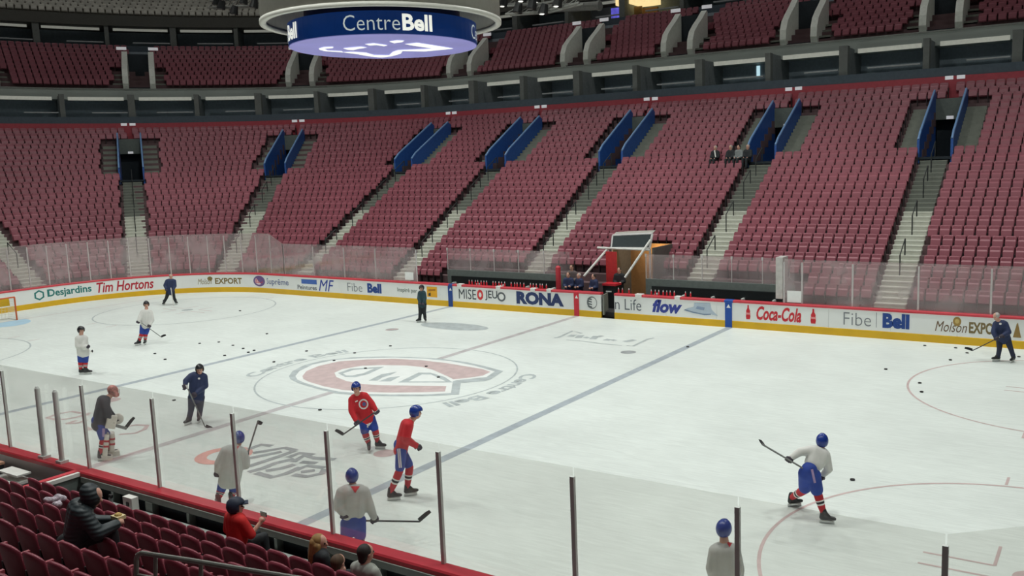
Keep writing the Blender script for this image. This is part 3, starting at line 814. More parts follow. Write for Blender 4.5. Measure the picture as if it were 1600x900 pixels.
for x, w_, lab in ((-7.1, 0.3, 'folded white towel on the boards at the left end of the bottles'), (-4.6, 0.3, 'folded white towel on the boards midway along the left bench'), (-2.5, 0.3, 'folded white towel on the boards above the dark blue letters'), (-1.55, 0.28, 'folded white towel on the boards nearest the red line'),
                   (3.35, 0.36, 'folded white towel on the boards before the right bench'), (5.3, 0.28, 'small white towel on the boards near the blue script')):
    mb = MB(); mb.box((x, HY + 0.1, 1.215), (w_, 0.3, 0.03)); o = mb.build('towel', tow)
    c = MB().box((x, HY - 0.035, 1.14), (w_ * 0.9, 0.02, 0.17)).build('hanging_edge', tow, o)
    tag(o, lab, 'towel')
# tunnel canopy with braces, between the benches
can = empty('tunnel_canopy', (1.7, 15.4, 0.25), 'black fabric tunnel canopy in a pale frame between the benches', 'canopy')
M_fab = mat('canopy_black', (46, 56, 58), 0.7, 0.1)
def quad_slab(name, pts, th, m, parent):
    pts = [Vector(q) for q in pts]; n = (pts[1] - pts[0]).cross(pts[3] - pts[0]).normalized() * th
    return MB().add(pts + [q + n for q in pts], [(0, 1, 2, 3), (7, 6, 5, 4), (0, 4, 5, 1), (1, 5, 6, 2), (2, 6, 7, 3), (3, 7, 4, 0)]).build(name, m, parent)
A1, A2, A3, A4 = Vector((0.62, 15.4, 3.06)), Vector((2.72, 15.4, 3.1)), Vector((2.78, 15.62, 3.78)), Vector((0.6, 15.62, 3.66))
quad_slab('canopy_panel', (A1, A2, A3, A4), 0.04, M_fab, can)
MB().poly_tube([A1, A2, A3, A4, A1], 0.06, 8).build('canopy_frame', M_pwhite, can)
MB().tube((-0.15, 15.35, 3.06), (2.75, 15.35, 3.02), 0.055).build('cross_bar', M_white, can)
MB().tube((0.42, 15.4, 3.03), (-0.45, 14.45, 1.72), 0.06).build('brace', M_white, can)
MB().tube((2.78, 15.4, 3.5), (1.85, 14.45, 1.75), 0.06).build('brace', M_white, can)
quad_slab('canopy_valance', (A4 + Vector((0, 0.02, 0.0)), A3 + Vector((0, 0.02, 0)), A3 + Vector((0, 0.35, 0.12)), A4 + Vector((0, 0.35, 0.12))), 0.03, mat('canopy_top', (170, 166, 158), 0.7), can)
for x in (0.62, 2.72): bx('upright', x - 0.04, x + 0.04, 15.4, 15.48, 0.25, 3.06, M_pwhite, can)
tw = bx('wall_tunnel', 0.5, 2.8, 17.6, 17.75, 0.2, 3.1, mat('tunnel_tan', (150, 112, 70), 0.8, 0.1)); tag(tw, 'tan back wall inside the tunnel mouth', 'wall', kind='structure')
for x, nm in ((0.42, 'left'), (2.8, 'right')):
    o = bx('wall_tunnel', x, x + 0.1, 15.5, 17.6, 0.2, 3.1, mat('tunnel_side', (96, 92, 88), 0.7)); tag(o, 'grey %s wall of the tunnel mouth' % nm, 'wall', kind='structure')
tl = bpy.data.lights.new('tunnel_lamp', 'POINT'); tl.energy = 45; tl.color = (1.0, 0.72, 0.35); tl.shadow_soft_size = 0.15
to = bpy.data.objects.new('tunnel_lamp', tl); to.location = (2.2, 17.0, 2.75); C.objects.link(to)
o = bx('red_banner', 0.45, 1.05, 15.1, 15.16, 0.6, 2.9, mat('banner_red', (190, 42, 44), 0.7, 0.1)); tag(o, 'tall red banner panel at the left of the tunnel mouth', 'banner')
o = empty('red_post', (-1.92, 14.4, 0.25), 'padded red post at the end of the left bench', 'post')
MB().tube((-1.92, 14.4, 0.25), (-1.92, 14.4, 2.12), 0.13, n=12).build('pad', M_red, o); MB().tube((-1.92, 14.4, 2.12), (-1.92, 14.4, 2.2), 0.13, 0.07, 12).build('pad_top', M_red, o)
o = empty('equipment_case', (1.1, 14.5, 0.25), 'dark equipment case with red lid in the bench gate', 'case')
bx('case_body', 0.75, 1.45, 14.2, 14.75, 0.25, 1.35, M_pad, o); bx('case_lid', 0.73, 1.47, 14.18, 14.77, 1.35, 1.45, M_botr, o); bx('case_handle', 0.95, 1.25, 14.14, 14.18, 1.05, 1.1, M_steel, o)

# ------------------------------------------------------------------ goal on the left
gx = -27.13
g = empty('hockey_goal', (gx, 0, 0), 'red framed hockey goal with white net at the left end', 'goal')
M_gred = mat('goal_red', (206, 92, 42), 0.4, 0.06)
MB().poly_tube([(gx, -0.915, 0), (gx, -0.915, 1.22), (gx, 0.915, 1.22), (gx, 0.915, 0)], 0.04, 10).build('goal_frame', M_gred, g)
MB().poly_tube([(gx, -0.915, 0.03), (gx - 0.9, -0.95, 0.03), (gx - 1.12, 0, 0.03), (gx - 0.9, 0.95, 0.03), (gx, 0.915, 0.03)], 0.03, 8).build('base_frame', M_white, g)
MB().poly_tube([(gx, -0.9, 1.2), (gx - 0.45, -0.8, 1.2), (gx - 0.55, 0, 1.2), (gx - 0.45, 0.8, 1.2), (gx, 0.9, 1.2)], 0.025, 8).build('top_frame', M_white, g)
mb = MB()
topc = [(gx, -0.9), (gx - 0.45, -0.8), (gx - 0.55, 0), (gx - 0.45, 0.8), (gx, 0.9)]; botc = [(gx, -0.915), (gx - 0.9, -0.95), (gx - 1.12, 0), (gx - 0.9, 0.95), (gx, 0.915)]
def lerp2(c, t):
    t *= len(c) - 1; i = min(int(t), len(c) - 2); f = t - i; return (c[i][0] * (1 - f) + c[i + 1][0] * f, c[i][1] * (1 - f) + c[i + 1][1] * f)
for i in range(25):
    a = lerp2(topc, i / 24); b = lerp2(botc, i / 24); mb.tube((*a, 1.2), (*b, 0.03), 0.006, n=4)
for j in range(1, 10):
    f = j / 10
    for i in range(24):
        q = []
        for t in (i / 24, (i + 1) / 24):
            a = lerp2(topc, t); b = lerp2(botc, t); q.append((a[0] * (1 - f) + b[0] * f, a[1] * (1 - f) + b[1] * f, 1.2 * (1 - f) + 0.03 * f))
        mb.tube(q[0], q[1], 0.006, n=4)
net = mb.build('net', M_white, g); net['kind'] = 'stuff'
bx('goal_cover', gx - 0.5, gx - 0.42, 0.2, 0.85, 0.75, 1.15, M_yellow, g)

# ------------------------------------------------------------------ suite ring above the lower bowl
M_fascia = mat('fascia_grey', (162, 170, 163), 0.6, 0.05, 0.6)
M_suite = mat('suite_dark', (76, 88, 96), 0.7, 0.12)
M_suiteb = mat('suite_interior', (150, 164, 172), 0.7, 0.1)
M_suitep = mat('suite_panel', (124, 130, 130), 0.7, 0.1)
M_column = mat('column_grey', (112, 116, 112), 0.7, 0.08)
M_navy = mat('parapet_navy', (74, 88, 98), 0.7, 0.1)
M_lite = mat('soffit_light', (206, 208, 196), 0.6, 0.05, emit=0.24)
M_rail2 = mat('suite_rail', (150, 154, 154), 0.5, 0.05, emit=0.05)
def ring_slab(name, prof, m, parent=None, a=-8.0, b=AIS_END + 6):
    ks = sorted(set([a, b] + [v for v in (0, L1, L1 + LA) if a < v < b] + [L1 + LA * i / 28 for i in range(1, 28) if a < L1 + LA * i / 28 < b] + [x for x in (-7, -6, -5, -4, -3, -2, -1) if a < x < b]))
    return MB().sweep([ring(x, 0) for x in ks] if False else [ring(x, 0) for x in ks], prof).build(name, m, parent)
def suites(Dr, zf, zc, nm, spacing, label):
    e = empty('wall_suites', (0, 0, 0), label, 'suites', kind='structure')
    ring_slab('suite_floor', [(Dr, zf - 0.25), (Dr, zf), (Dr + 5, zf), (Dr + 5, zf - 0.25)], M_suiteb, e)
    ring_slab('suite_back', [(Dr + 4.6, zf), (Dr + 4.6, zc), (Dr + 4.8, zc), (Dr + 4.8, zf)], M_suiteb, e)
    ring_slab('parapet', [(Dr, zf), (Dr, zf + 0.5), (Dr + 0.12, zf + 0.5), (Dr + 0.12, zf)], M_navy, e)
    s = -6.0; i = 0
    while s < AIS_END + 4:
        p, n, t = local(s, Dr + 0.9); ax = (t, n, Vector((0, 0, 1))); wd = 0.5 if i % 2 else 0.34
        MB().box((p.x, p.y, (zf + zc) / 2), (wd, 0.5, zc - zf), ax).build('column', M_column, e)
        p, n, t = local(s, Dr + 2.9)
        MB().box((p.x, p.y, (zf + zc) / 2), (0.12, 3.4, zc - zf), (t, n, Vector((0, 0, 1)))).build('partition', M_suitep, e)
        s2 = adv(s, Dr, spacing)
        a, b = adv(s, Dr, 0.5), adv(s, Dr, spacing - 0.5)
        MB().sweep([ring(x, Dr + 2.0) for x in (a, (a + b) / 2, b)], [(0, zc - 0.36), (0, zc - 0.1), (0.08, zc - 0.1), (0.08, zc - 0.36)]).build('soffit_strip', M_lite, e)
        a2, b2 = adv(s, Dr, 0.3), adv(s, Dr, spacing * (0.45 + 0.3 * random.random()))
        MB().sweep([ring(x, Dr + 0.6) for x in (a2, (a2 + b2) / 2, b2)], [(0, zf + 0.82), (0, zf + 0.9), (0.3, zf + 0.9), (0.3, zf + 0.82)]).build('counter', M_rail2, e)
        s = s2; i += 1
suites(DW + 0.15, 11.36, 13.6, 'lower', 4.6, 'dark open suites with columns between the red band and the grey fascia')
o = MB().box(at_y(1185, 112, 35.2), (0.22, 0.1, 0.75)).build('suite_screen', mat('cyan_screen', (190, 226, 236), 0.4, 0.05, emit=0.9)); tag(o, 'narrow bright cyan screen in the suites above the right stand', 'screen')
MB().box(at_y(1185, 112, 35.3), (0.3, 0.06, 0.85)).build('screen_bezel', M_spk if 'lamp_dark' in MATS else M_black, o)
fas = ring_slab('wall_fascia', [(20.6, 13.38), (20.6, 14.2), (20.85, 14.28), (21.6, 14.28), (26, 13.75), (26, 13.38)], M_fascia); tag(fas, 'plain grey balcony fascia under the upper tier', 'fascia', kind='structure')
ring_slab('fascia_lip', [(20.56, 14.16), (20.56, 14.25), (20.62, 14.25), (20.62, 14.16)], mat('lip_grey', (138, 142, 136), 0.5), fas)

# upper tier
UD, UH, UD0, UZ0, UN = 0.74, 0.43, 21.4, 14.25, 9
ut = empty('wall_tier', (0, 40, 14), 'stepped concrete of the upper seating tier', 'seating tier', kind='structure')
for k in range(UN):
    D = UD0 + UD * k; z = UZ0 + UH * k
    ring_slab('tier_row', [(D, z - 0.8), (D, z), (D + UD + 0.02, z), (D + UD + 0.02, z - 0.8)], M_tier, ut)
UVU = (217, 477, 735, 915, 1073, 1260, 1478, 1690, 20 - 60)
UVS = [s_at_u(u_, 23.5, 16.0) for u_ in UVU]
useats = []
for k in range(UN):
    D = UD0 + UD * k + 0.5; z = UZ0 + UH * k
    s = -4.0
    while s < AIS_END + 2:
        p, n = ring(s, D)
        near = min(abs(length(min(s, v), max(s, v), D)) for v in UVS)
        if near > (2.0 if k < 4 else 1.0):
            useats.append((p, math.atan2(-n.x, n.y), z))
        s = adv(s, D, 0.52)
mass(useats, 'stadium_seats', 'rows of dim maroon seats filling the upper tier', [(fb, 0), (fs_, 0)])
# upper vomitories with white rounded cheek walls
M_cheek = mat('cheek_white', (234, 238, 228), 0.6, 0.06)
UORD = ['left end, the one with two thin uprights', 'below the left edge of the scoreboard', 'just right of the scoreboard', 'third from the right edge', 'second white pair left of the sunlit box', 'right of the lit box', 'near the top right corner', 'outermost right', 'outermost left']
UORD = ['far left', 'under the left of the hanging scoreboard', 'under the right of the hanging scoreboard', 'first to the right of the scoreboard', 'second to the right of the scoreboard', 'third to the right of the scoreboard', 'nearest the top right corner', 'outermost right', 'outermost left']
for i, s in enumerate(UVS):
    e = empty('wall_vomitory', (0, 0, 0), 'upper entrance between white cheek walls, %s' % UORD[i], 'entrance', kind='structure')
    Da, Db = 21.9, 24.4; zA = UZ0 + 0.1
    for sg in (-1, 1):
        prof = [(21.95, 14.15), (21.72, 14.75), (21.78, 15.35), (22.1, 15.95), (22.7, 16.45), (23.5, 17.0), (24.25, 17.6), (24.4, 17.5), (24.4, 14.15)]
        mb = MB(); cheek(mb, s, sg * 1.0, prof, 0.42); mb.build('cheek_wall', M_cheek, e)
        p, n, t = local(s, Db - 0.1); p = p + t * (sg * 1.2)
        MB().box((p.x, p.y, 17.85), (0.75, 0.05, 0.24), (t, n, Vector((0, 0, 1)))).build('number_plate', M_sign, e)
    p, n, t = local(s, (Da + Db) / 2); ax = (t, n, Vector((0, 0, 1)))
    MB().box((p.x, p.y, zA + 0.06), (1.58, Db - Da, 0.1), ax).build('landing', M_dark, e)
    p, n, t = local(s, Db)
    MB().box((p.x, p.y, zA + 1.5), (1.7, 0.1, 3.1), ax).build('mouth', M_dark, e)  # dark slab coloured as the shade inside the entrance
    for sg in (-1, 1):
        for k in range(1, 4):
            q, nn, tt = local(s, UD0 + UD * k + UD / 2); q = q + tt * (sg * 1.6)
            MB().box((q.x, q.y, UZ0 + UH * k + 0.02), (0.72, UD, 0.2), (tt, nn, Vector((0, 0, 1)))).build('side_step', M_stepg, e)
# second suite ring, its fascia and the pale top tier
DU = UD0 + UD * UN
suites(DU + 0.1, 18.05, 20.45, 'upper', 5.2, 'dark upper suites with columns above the upper tier')
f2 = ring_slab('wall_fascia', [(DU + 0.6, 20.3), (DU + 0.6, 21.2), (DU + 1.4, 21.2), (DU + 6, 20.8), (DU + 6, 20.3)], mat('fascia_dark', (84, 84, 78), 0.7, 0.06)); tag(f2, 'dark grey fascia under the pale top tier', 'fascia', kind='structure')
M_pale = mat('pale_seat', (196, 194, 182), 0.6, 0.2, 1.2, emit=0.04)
tt_ = empty('wall_tier', (0, 44, 20), 'stepped pale top tier under the roof', 'seating tier', kind='structure')
ps = []
for k in range(7):
    D = DU + 1.5 + 0.75 * k; z = 21.2 + 0.42 * k
    ring_slab('tier_row', [(D, z - 0.8), (D, z), (D + 0.77, z), (D + 0.77, z - 0.8)], mat('top_concrete', (128, 126, 118), 0.8), tt_, a=L1 - 4)
    s = L1 - 4
    while s < AIS_END + 4:
        p, n = ring(s, D + 0.5); ps.append((p, math.atan2(-n.x, n.y), z)); s = adv(s, D, 0.56)
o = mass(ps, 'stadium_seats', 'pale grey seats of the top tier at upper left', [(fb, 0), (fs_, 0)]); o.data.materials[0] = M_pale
# warm lit press box with a screen, and the roof
pb = empty('press_box', (0, 44, 18), 'warm lit glass press box with a blue screen under the roof', 'press box')
q0 = at_y(985, 12, 43.0)
ax = (X_ if False else Vector((1, 0, 0)), Vector((0, 1, 0)), Vector((0, 0, 1)))
MB().box(q0 + Vector((0.2, 1, 0.55)), (3.0, 2.2, 0.5)).build('ceiling_panel', mat('warm_panel', (255, 222, 160), 0.5, 0.1, emit=1.0), pb)
MB().box(q0 + Vector((0.1, 2.2, -0.5)), (2.6, 0.2, 1.4)).build('box_back', mat('warm_wall', (120, 88, 50), 0.7, 0.1), pb)
MB().box(q0 + Vector((-1.35, 0.2, -0.25)), (1.05, 0.08, 0.85)).build('screen', mat('screen_blue', (96, 92, 206), 0.4, 0.35, 2.5, emit=0.8), pb)
MB().box(q0 + Vector((0.2, 0.2, -1.0)), (3.2, 0.2, 0.3)).build('box_sill', M_suitep, pb)
MB().box(q0 + Vector((0.55, 0.3, -0.3)), (0.7, 0.1, 0.75)).build('chair_back', mat('warm_chair', (176, 142, 92), 0.6), pb)
rf = bx('ceiling', -75, 60, -60, 75, 33.0, 33.4, M_suite); tag(rf, 'dark arena roof', 'ceiling', kind='structure')
# outer walls close the building behind the tiers
for nm, q in (('far', (-75, 60, 62, 62.5, -0.2, 33)), ('left', (-72, -71.5, -60, 62, -0.2, 33)), ('right', (58, 58.5, -60, 62, -0.2, 33)), ('near', (-72, 58, -58, -57.5, -0.2, 33))):
    o = bx('wall_' + nm, *q, M_suite); tag(o, 'dark outer %s wall of the arena' % nm, 'wall', kind='structure')

# ------------------------------------------------------------------ rigging near the roof
M_pipe = mat('pipe_grey', (150, 152, 146), 0.5, 0.08)
M_spk = mat('lamp_dark', (28, 30, 30), 0.5, 0.1)
M_glow = mat('lamp_glow', (250, 250, 240), 0.4, 0.02, emit=1.2)
def truss(label, pts, r=0.12, lamps=()):
    e = empty('lighting_truss', pts[0], label, 'truss')
    A = [Vector(q) for q in pts]
    for off in ((0, 0, 0), (0, 0.5, 0.0), (0, 0.25, 0.5)):
        MB().poly_tube([q + Vector(off) for q in A], r * 0.6, 6).build('chord', M_pipe, e)
    for a, b in zip(A[:-1], A[1:]):
        n = max(2, int((b - a).length / 0.7))
        mb = MB()
        for i in range(n):
            p0 = a.lerp(b, i / n); p1 = a.lerp(b, (i + 1) / n)
            mb.tube(p0, p1 + Vector((0, 0.25, 0.5)), r * 0.3, n=5); mb.tube(p0 + Vector((0, 0.5, 0)), p1 + Vector((0, 0.25, 0.5)), r * 0.3, n=5)
        o = mb.build('lacing', M_pipe, e); o['kind'] = 'stuff'
    for q in lamps:
        q = Vector(q)
        c = MB().tube(q, q + Vector((0.1, 0.1, 0.55)), 0.3, 0.2, 12).build('lamp_can', M_spk, e)
        MB().tube(q + Vector((0, 0, -0.02)), q, 0.2, 0.2, 12).build('lens', M_glow if (q.x * 7) % 1 > 0.55 else M_pipe, c)
def px(u, v, y): return tuple(at_y(u, v, y))
truss('grey lighting truss with dark lamps right of the scoreboard', [px(790, 22, 22), px(850, 18, 22), px(905, 4, 22)], lamps=[px(808, 20, 21.6), px(830, 14, 21.6), px(848, 22, 21.6), px(815, 2, 21.6), px(870, 10, 21.6)])
truss('grey pipe truss ending beside the warm lit box', [px(780, 8, 26), px(850, 2, 26)], lamps=[px(786, 10, 25.5), px(838, 4, 25.5)])
truss('dark lighting truss with white lamps left of the scoreboard', [px(325, 12, 20), px(415, 8, 20)], lamps=[px(338, 8, 19.6), px(345, 14, 19.6), px(365, 22, 19.6), px(380, 6, 19.6), px(396, 12, 19.6)])
e = empty('roof_duct', px(885, 14, 30), 'pale round duct beside the warm lit box', 'duct')
MB().tube(px(842, 14, 30), px(934, 9, 30), 0.28, n=14).build('duct', M_pipe, e); MB().tube(px(934, 9, 29.9), px(938, 8.6, 29.9), 0.33, n=14).build('duct_collar', M_pipe, e)

# ------------------------------------------------------------------ hanging scoreboard
SBX, SBY, SBR = 0.3, 0.4, 3.15
sb = empty('scoreboard', (SBX, SBY, 11.4), 'round hanging scoreboard with blue ribbon screen and violet underside', 'scoreboard')
def cyl(name, R, z0, z1, th, m, n=72, parent=None):
    mb = MB(); vs_ = []
    for i in range(n):
        a = 2 * PI * i / n
        for r, z in ((R, z0), (R, z1), (R - th, z1), (R - th, z0)): vs_.append((SBX + r * math.cos(a), SBY + r * math.sin(a), z))
    f = []
    for i in range(n):
        j = (i + 1) % n
        for q in range(4): f.append((i * 4 + q, j * 4 + q, j * 4 + (q + 1) % 4, i * 4 + (q + 1) % 4))
    return mb.add(vs_, f).build(name, m, parent or sb, True)
M_ribbon = mat('ribbon_blue', (10, 40, 92), 0.35, 0.15, 0.6, emit=0.55)
M_under = mat('under_violet', (132, 132, 190), 0.4, 0.14, 0.35, emit=0.52)
M_lit = mat('screen_white', (244, 246, 236), 0.4, 0.02, emit=0.75)
M_litg = mat('screen_pale', (206, 216, 214), 0.4, 0.02, emit=0.5)
M_shell = mat('shell_grey', (150, 149, 140), 0.6, 0.06)
rib = cyl('ribbon_screen', SBR, 11.42, 12.12, 0.12, M_ribbon)
for o_ in (rib,): 
    for p_ in o_.data.polygons: p_.use_smooth = False
und = MB().add([(SBX + (SBR - 0.02) * math.cos(2 * PI * i / 72), SBY + (SBR - 0.02) * math.sin(2 * PI * i / 72), 11.4) for i in range(72)] + [(SBX + (SBR - 0.02) * math.cos(2 * PI * i / 72), SBY + (SBR - 0.02) * math.sin(2 * PI * i / 72), 11.46) for i in range(72)],
               [tuple(range(71, -1, -1)), tuple(range(72, 144))] + [(i, (i + 1) % 72, 72 + (i + 1) % 72, 72 + i) for i in range(72)]).build('underside_screen', M_under, sb)
sh = cyl('shell', 3.98, 12.2, 15.6, 0.14, M_shell)
cyl('shell_rim', 4.02, 12.12, 12.24, 0.2, mat('rim_white', (214, 214, 204), 0.5, 0.03))
cyl('inner_drum', 2.6, 12.12, 15.4, 0.1, M_spk)
MB().box((SBX, SBY, 15.3), (6.5, 6.5, 0.3)).build('roof_plate', M_spk, sb)
for a in (45, 135, 225, 315): MB().tube((SBX + 2.2 * math.cos(math.radians(a)), SBY + 2.2 * math.sin(math.radians(a)), 15.4), (SBX + 1.6 * math.cos(math.radians(a)), SBY + 1.6 * math.sin(math.radians(a)), 33), 0.04).build('cable', M_rail, sb)
def ribbon_text(body, a0, a1, z0, z1, m, bold):
    """angles in degrees, text runs left to right seen from outside"""
    V, F = text_geo(body, bold, 0)
    R = SBR + 0.012
    MB().add([(SBX + R * math.cos(math.radians(a0 + (a1 - a0) * x)), SBY + R * math.sin(math.radians(a0 + (a1 - a0) * x)), z0 + (z1 - z0) * y) for x, y in V], F).build('screen_lettering', m, sb)
def ang_of(u, z=11.75):
    best = None
    for i in range(-1400, 400):
        a = i / 10; p = (SBX + SBR * math.cos(math.radians(a)), SBY + SBR * math.sin(math.radians(a)), z)
        nx = (CX - p[0]) * math.cos(math.radians(a)) + (CY - p[1]) * math.sin(math.radians(a))
        if nx < 0: continue
        d = abs(proj(p)[0] - u)
        if best is None or d < best[0]: best = (d, a)
    return best[1]
aL, aM, aM2, aR = ang_of(536), ang_of(625), ang_of(628.5), ang_of(675)
ribbon_text('Centre', aL, aM, 11.53, 12.0, M_litg, -0.008); ribbon_text('Bell', aM2, aR, 11.52, 12.03, M_lit, 0.03)
W_ = aR - aL
for st in (120, -120) if False else (88, -88):
    ribbon_text('Centre', aL + st, aM + st, 11.53, 12.0, M_litg, -0.008); ribbon_text('Bell', aM2 + st, aR + st, 11.52, 12.03, M_lit, 0.03)
def under_shape(pts): return MB().add([tuple(at_z(u, v, 11.385)) for u, v in pts], [tuple(range(len(pts)))]).build('screen_emblem', M_lit, sb)
def under_px(P): return under_shape([(440 + x / 5, y / 5) for x, y in P])
under_px([(290, 380), (330, 368), (405, 366), (400, 376), (335, 382), (360, 395), (470, 400), (480, 410), (340, 400), (300, 390)])
under_px([(470, 408), (560, 405), (660, 412), (720, 430), (840, 432), (870, 405), (900, 395), (945, 400), (930, 420), (860, 440), (780, 450), (680, 440), (600, 425)])
under_px([(480, 378), (540, 372), (620, 365), (670, 372), (600, 382), (560, 392), (520, 390)])
under_px([(650, 345), (720, 338), (790, 348), (830, 355), (800, 362), (740, 352), (690, 356)])
under_px([(840, 325), (900, 315), (960, 318), (940, 330), (880, 338)])
under_px([(960, 345), (1060, 335), (1160, 350), (1345, 380), (1250, 390), (1120, 402), (960, 400), (900, 392), (1080, 385), (1190, 380), (1060, 362)])
# little camera pod below the rim
cp = empty('camera_pod', px(477, 55, -2.2), 'small white camera pod hanging at the left of the scoreboard', 'camera')
q = Vector(px(477, 55, -2.2)); MB().sphere(q, 0.12).build('dome', M_white, cp, True); MB().tube(q, q + Vector((0, 0, 0.35)), 0.02).build('stem', M_rail, cp); MB().box(q + Vector((0.12, 0, -0.02)), (0.12, 0.14, 0.14)).build('lens_block', M_spk, cp)


# ------------------------------------------------------------------ near side: back of the boards, penalty box, tier and seats
M_sill = mat('sill_grey', (142, 150, 144), 0.5, 0.06, metal=0.2)
M_recess = mat('recess_dark', (40, 50, 58), 0.7, 0.12)
M_ledge = mat('ledge_grey', (150, 156, 152), 0.6, 0.06)
nb = empty('board_support', (10, -13.3, 0), 'grey board frame with dark recesses behind the near red cap', 'frame')
bx('sill_beam', 3.75, 23, -13.24, -13.06, 0.98, 1.1, M_sill, nb)
bx('recess_panel', 3.75, 23, -13.12, -13.06, 0.2, 0.98, M_recess, nb)
bx('ledge', 3.75, 23, -13.62, -13.3, 0.74, 0.8, M_ledge, nb)
bx('ledge_front', 3.75, 23, -13.36, -13.3, 0.15, 0.74, M_recess, nb)
x = 4.9; i = 0
while x < 22.5:
    wd = 0.22 if i % 2 else 0.07
    bx('upright', x - wd / 2, x + wd / 2, -13.26, -13.08, 0.2, 0.98, M_sill, nb); x += 1.22; i += 1
o = empty('power_box', (5.72, -13.36, 0.8), 'small white electrical box on the ledge behind the near boards', 'box')
bx('box_body', 5.56, 5.86, -13.44, -13.3, 0.8, 1.07, M_white, o); bx('socket', 5.68, 5.76, -13.455, -13.44, 0.9, 0.98, M_black, o)
o = empty('spray_bottle', (5.1, -13.42, 0.8), 'small dark spray bottle on the ledge beside the electrical box', 'bottle')
MB().tube((5.1, -13.42, 0.8), (5.1, -13.42, 0.95), 0.045, 0.035, 10).build('bottle_body', M_suitep, o); MB().box((5.12, -13.42, 0.99), (0.1, 0.04, 0.06)).build('trigger', M_black, o)
# penalty box partition, desk and poles at the left
pn = empty('penalty_partition', (3.6, -13.7, 0), 'grey partition with red and white cap beside the penalty box', 'partition')
bx('panel', 3.53, 3.63, -14.35, -13.06, 0.1, 1.12, M_benchw, pn); bx('cap_red', 3.47, 3.6, -14.4, -13.06, 1.12, 1.2, M_red, pn); bx('cap_white', 3.6, 3.69, -14.4, -13.06, 1.1, 1.18, M_white, pn)
for x, lab in ((2.03, 'thick grey pole on the near boards, left one of two'), (2.74, 'thick grey pole on the near boards, right one of two')):
    o = empty('steel_pole', (x, -13.05, 1.2), lab, 'pole')
    MB().tube((x, -13.05, 1.2), (x + 0.02, -13.05, 2.78), 0.055, n=12).build('shaft', M_steel, o); MB().tube((x + 0.02, -13.05, 2.78), (x + 0.02, -13.05, 2.83), 0.05, 0.03, 12).build('cap', M_steel, o); MB().box((x, -13.05, 1.23), (0.2, 0.18, 0.06)).build('foot_plate', M_steel, o)
o = empty('scorer_desk', (0.8, -13.6, 0), 'white scorer desk with raised shelf in the penalty area', 'desk')
bx('desk_top', -1.5, 1.9, -13.75, -13.3, 0.72, 0.78, M_white, o); bx('raised_shelf', 1.1, 1.9, -13.6, -13.3, 0.9, 0.94, M_white, o)
for xx in (-1.4, 0.2, 1.8): bx('leg', xx - 0.04, xx + 0.04, -13.7, -13.4, 0.05, 0.72, M_steel, o)
o = bx("equipment_crate", 0.25, 0.95, -13.84, -13.4, 0.12, 1.0, M_pad); bx("crate_lid", 0.23, 0.97, -13.85, -13.38, 1.0, 1.05, mat('crate_lid', (170, 130, 104), 0.7), o); tag(o, 'dark crate with a tan lid at the left edge by the desk', 'crate')
o = empty('folding_seat', (2.3, -13.75, 0.05), 'small dark stool in the penalty box', 'stool')
bx('stool_top', 2.0, 2.5, -13.95, -13.55, 0.45, 0.52, M_navy, o)
for xx in (2.05, 2.45):
    for yy in (-13.9, -13.6): bx('leg', xx - 0.02, xx + 0.02, yy - 0.02, yy + 0.02, 0.05, 0.45, M_steel, o)
o = empty('camera_stand', (-0.35, -13.35, 0), 'dark camera on a thin stand at the left edge', 'camera')
MB().tube((-0.35, -13.35, 0.05), (-0.35, -13.35, 2.3), 0.03).build('stand', M_rail, o); MB().box((-0.35, -13.35, 2.36), (0.2, 0.24, 0.14)).build('camera_body', M_spk, o); MB().tube((-0.35, -13.23, 2.36), (-0.35, -13.1, 2.36), 0.05).build('lens', M_spk, o)

ND, NH, NY0, NZ0, NN = 0.8, 0.36, 13.85, 0.66, 9
nt_ = empty('wall_tier', (10, -16, 0), 'stepped concrete tier under the near seats', 'seating tier', kind='structure')
bx('tier_row', -8, 24, -13.86, -13.3, -0.1, 0.1, M_tier, nt_)
for i in range(NN + 2):
    bx('tier_row', -12, 21.2, -(NY0 + ND * (i + 1)) - 0.02, -(NY0 + ND * i), NZ0 + NH * i - 0.9, NZ0 + NH * i, M_tier, nt_)
def near_parts():
    b = MB(); nx, nz = 9, 8; vs_ = []
    for side in (0, 1):
        for j in range(nz):
            for i in range(nx):
                xx = -1 + 2 * i / (nx - 1); t = j / (nz - 1)
                hw = 0.232 - 0.012 * t
                ztop = 0.875 - 0.06 * abs(xx) ** 2.6
                z = 0.34 + (ztop - 0.34) * t
                edge = 0.02 if side else 0.0
                y = 0.0 + 0.1 * t + 0.028 * (1 - xx * xx) + side * (0.052 - 0.03 * max(0, t - 0.8) * 5 * 0.6 - 0.02 * abs(xx) ** 4)
                vs_.append((xx * hw, y, z))
    f = []; o_ = nx * nz
    for j in range(nz - 1):
        for i in range(nx - 1):
            a0 = j * nx + i; f.append((a0, a0 + 1, a0 + nx + 1, a0 + nx)); c0 = a0 + o_; f.append((c0 + nx, c0 + nx + 1, c0 + 1, c0))
    top = (nz - 1) * nx
    for i in range(nx - 1):
        f.append((top + i, top + i + 1, o_ + top + i + 1, o_ + top + i)); f.append((i + 1, i, o_ + i, o_ + i + 1))
    for j in range(nz - 1):
        f.append((j * nx, j * nx + nx, o_ + j * nx + nx, o_ + j * nx)); k = j * nx + nx - 1; f.append((k + nx, k, o_ + k, o_ + k + nx))
    b.add(vs_, f)
    s = MB(); s.sphere((0, -0.09, 0.5), (0.205, 0.05, 0.17), n=14, k=8)
    a = MB(); a.box((0.247, -0.09, 0.59), (0.04, 0.24, 0.045))
    l = MB(); l.box((0.247, 0.02, 0.3), (0.03, 0.14, 0.6)); l.box((0.247, -0.03, 0.02), (0.06, 0.24, 0.04))
    return b, s, a, l
nbk, nsp, nar, nlg = near_parts()
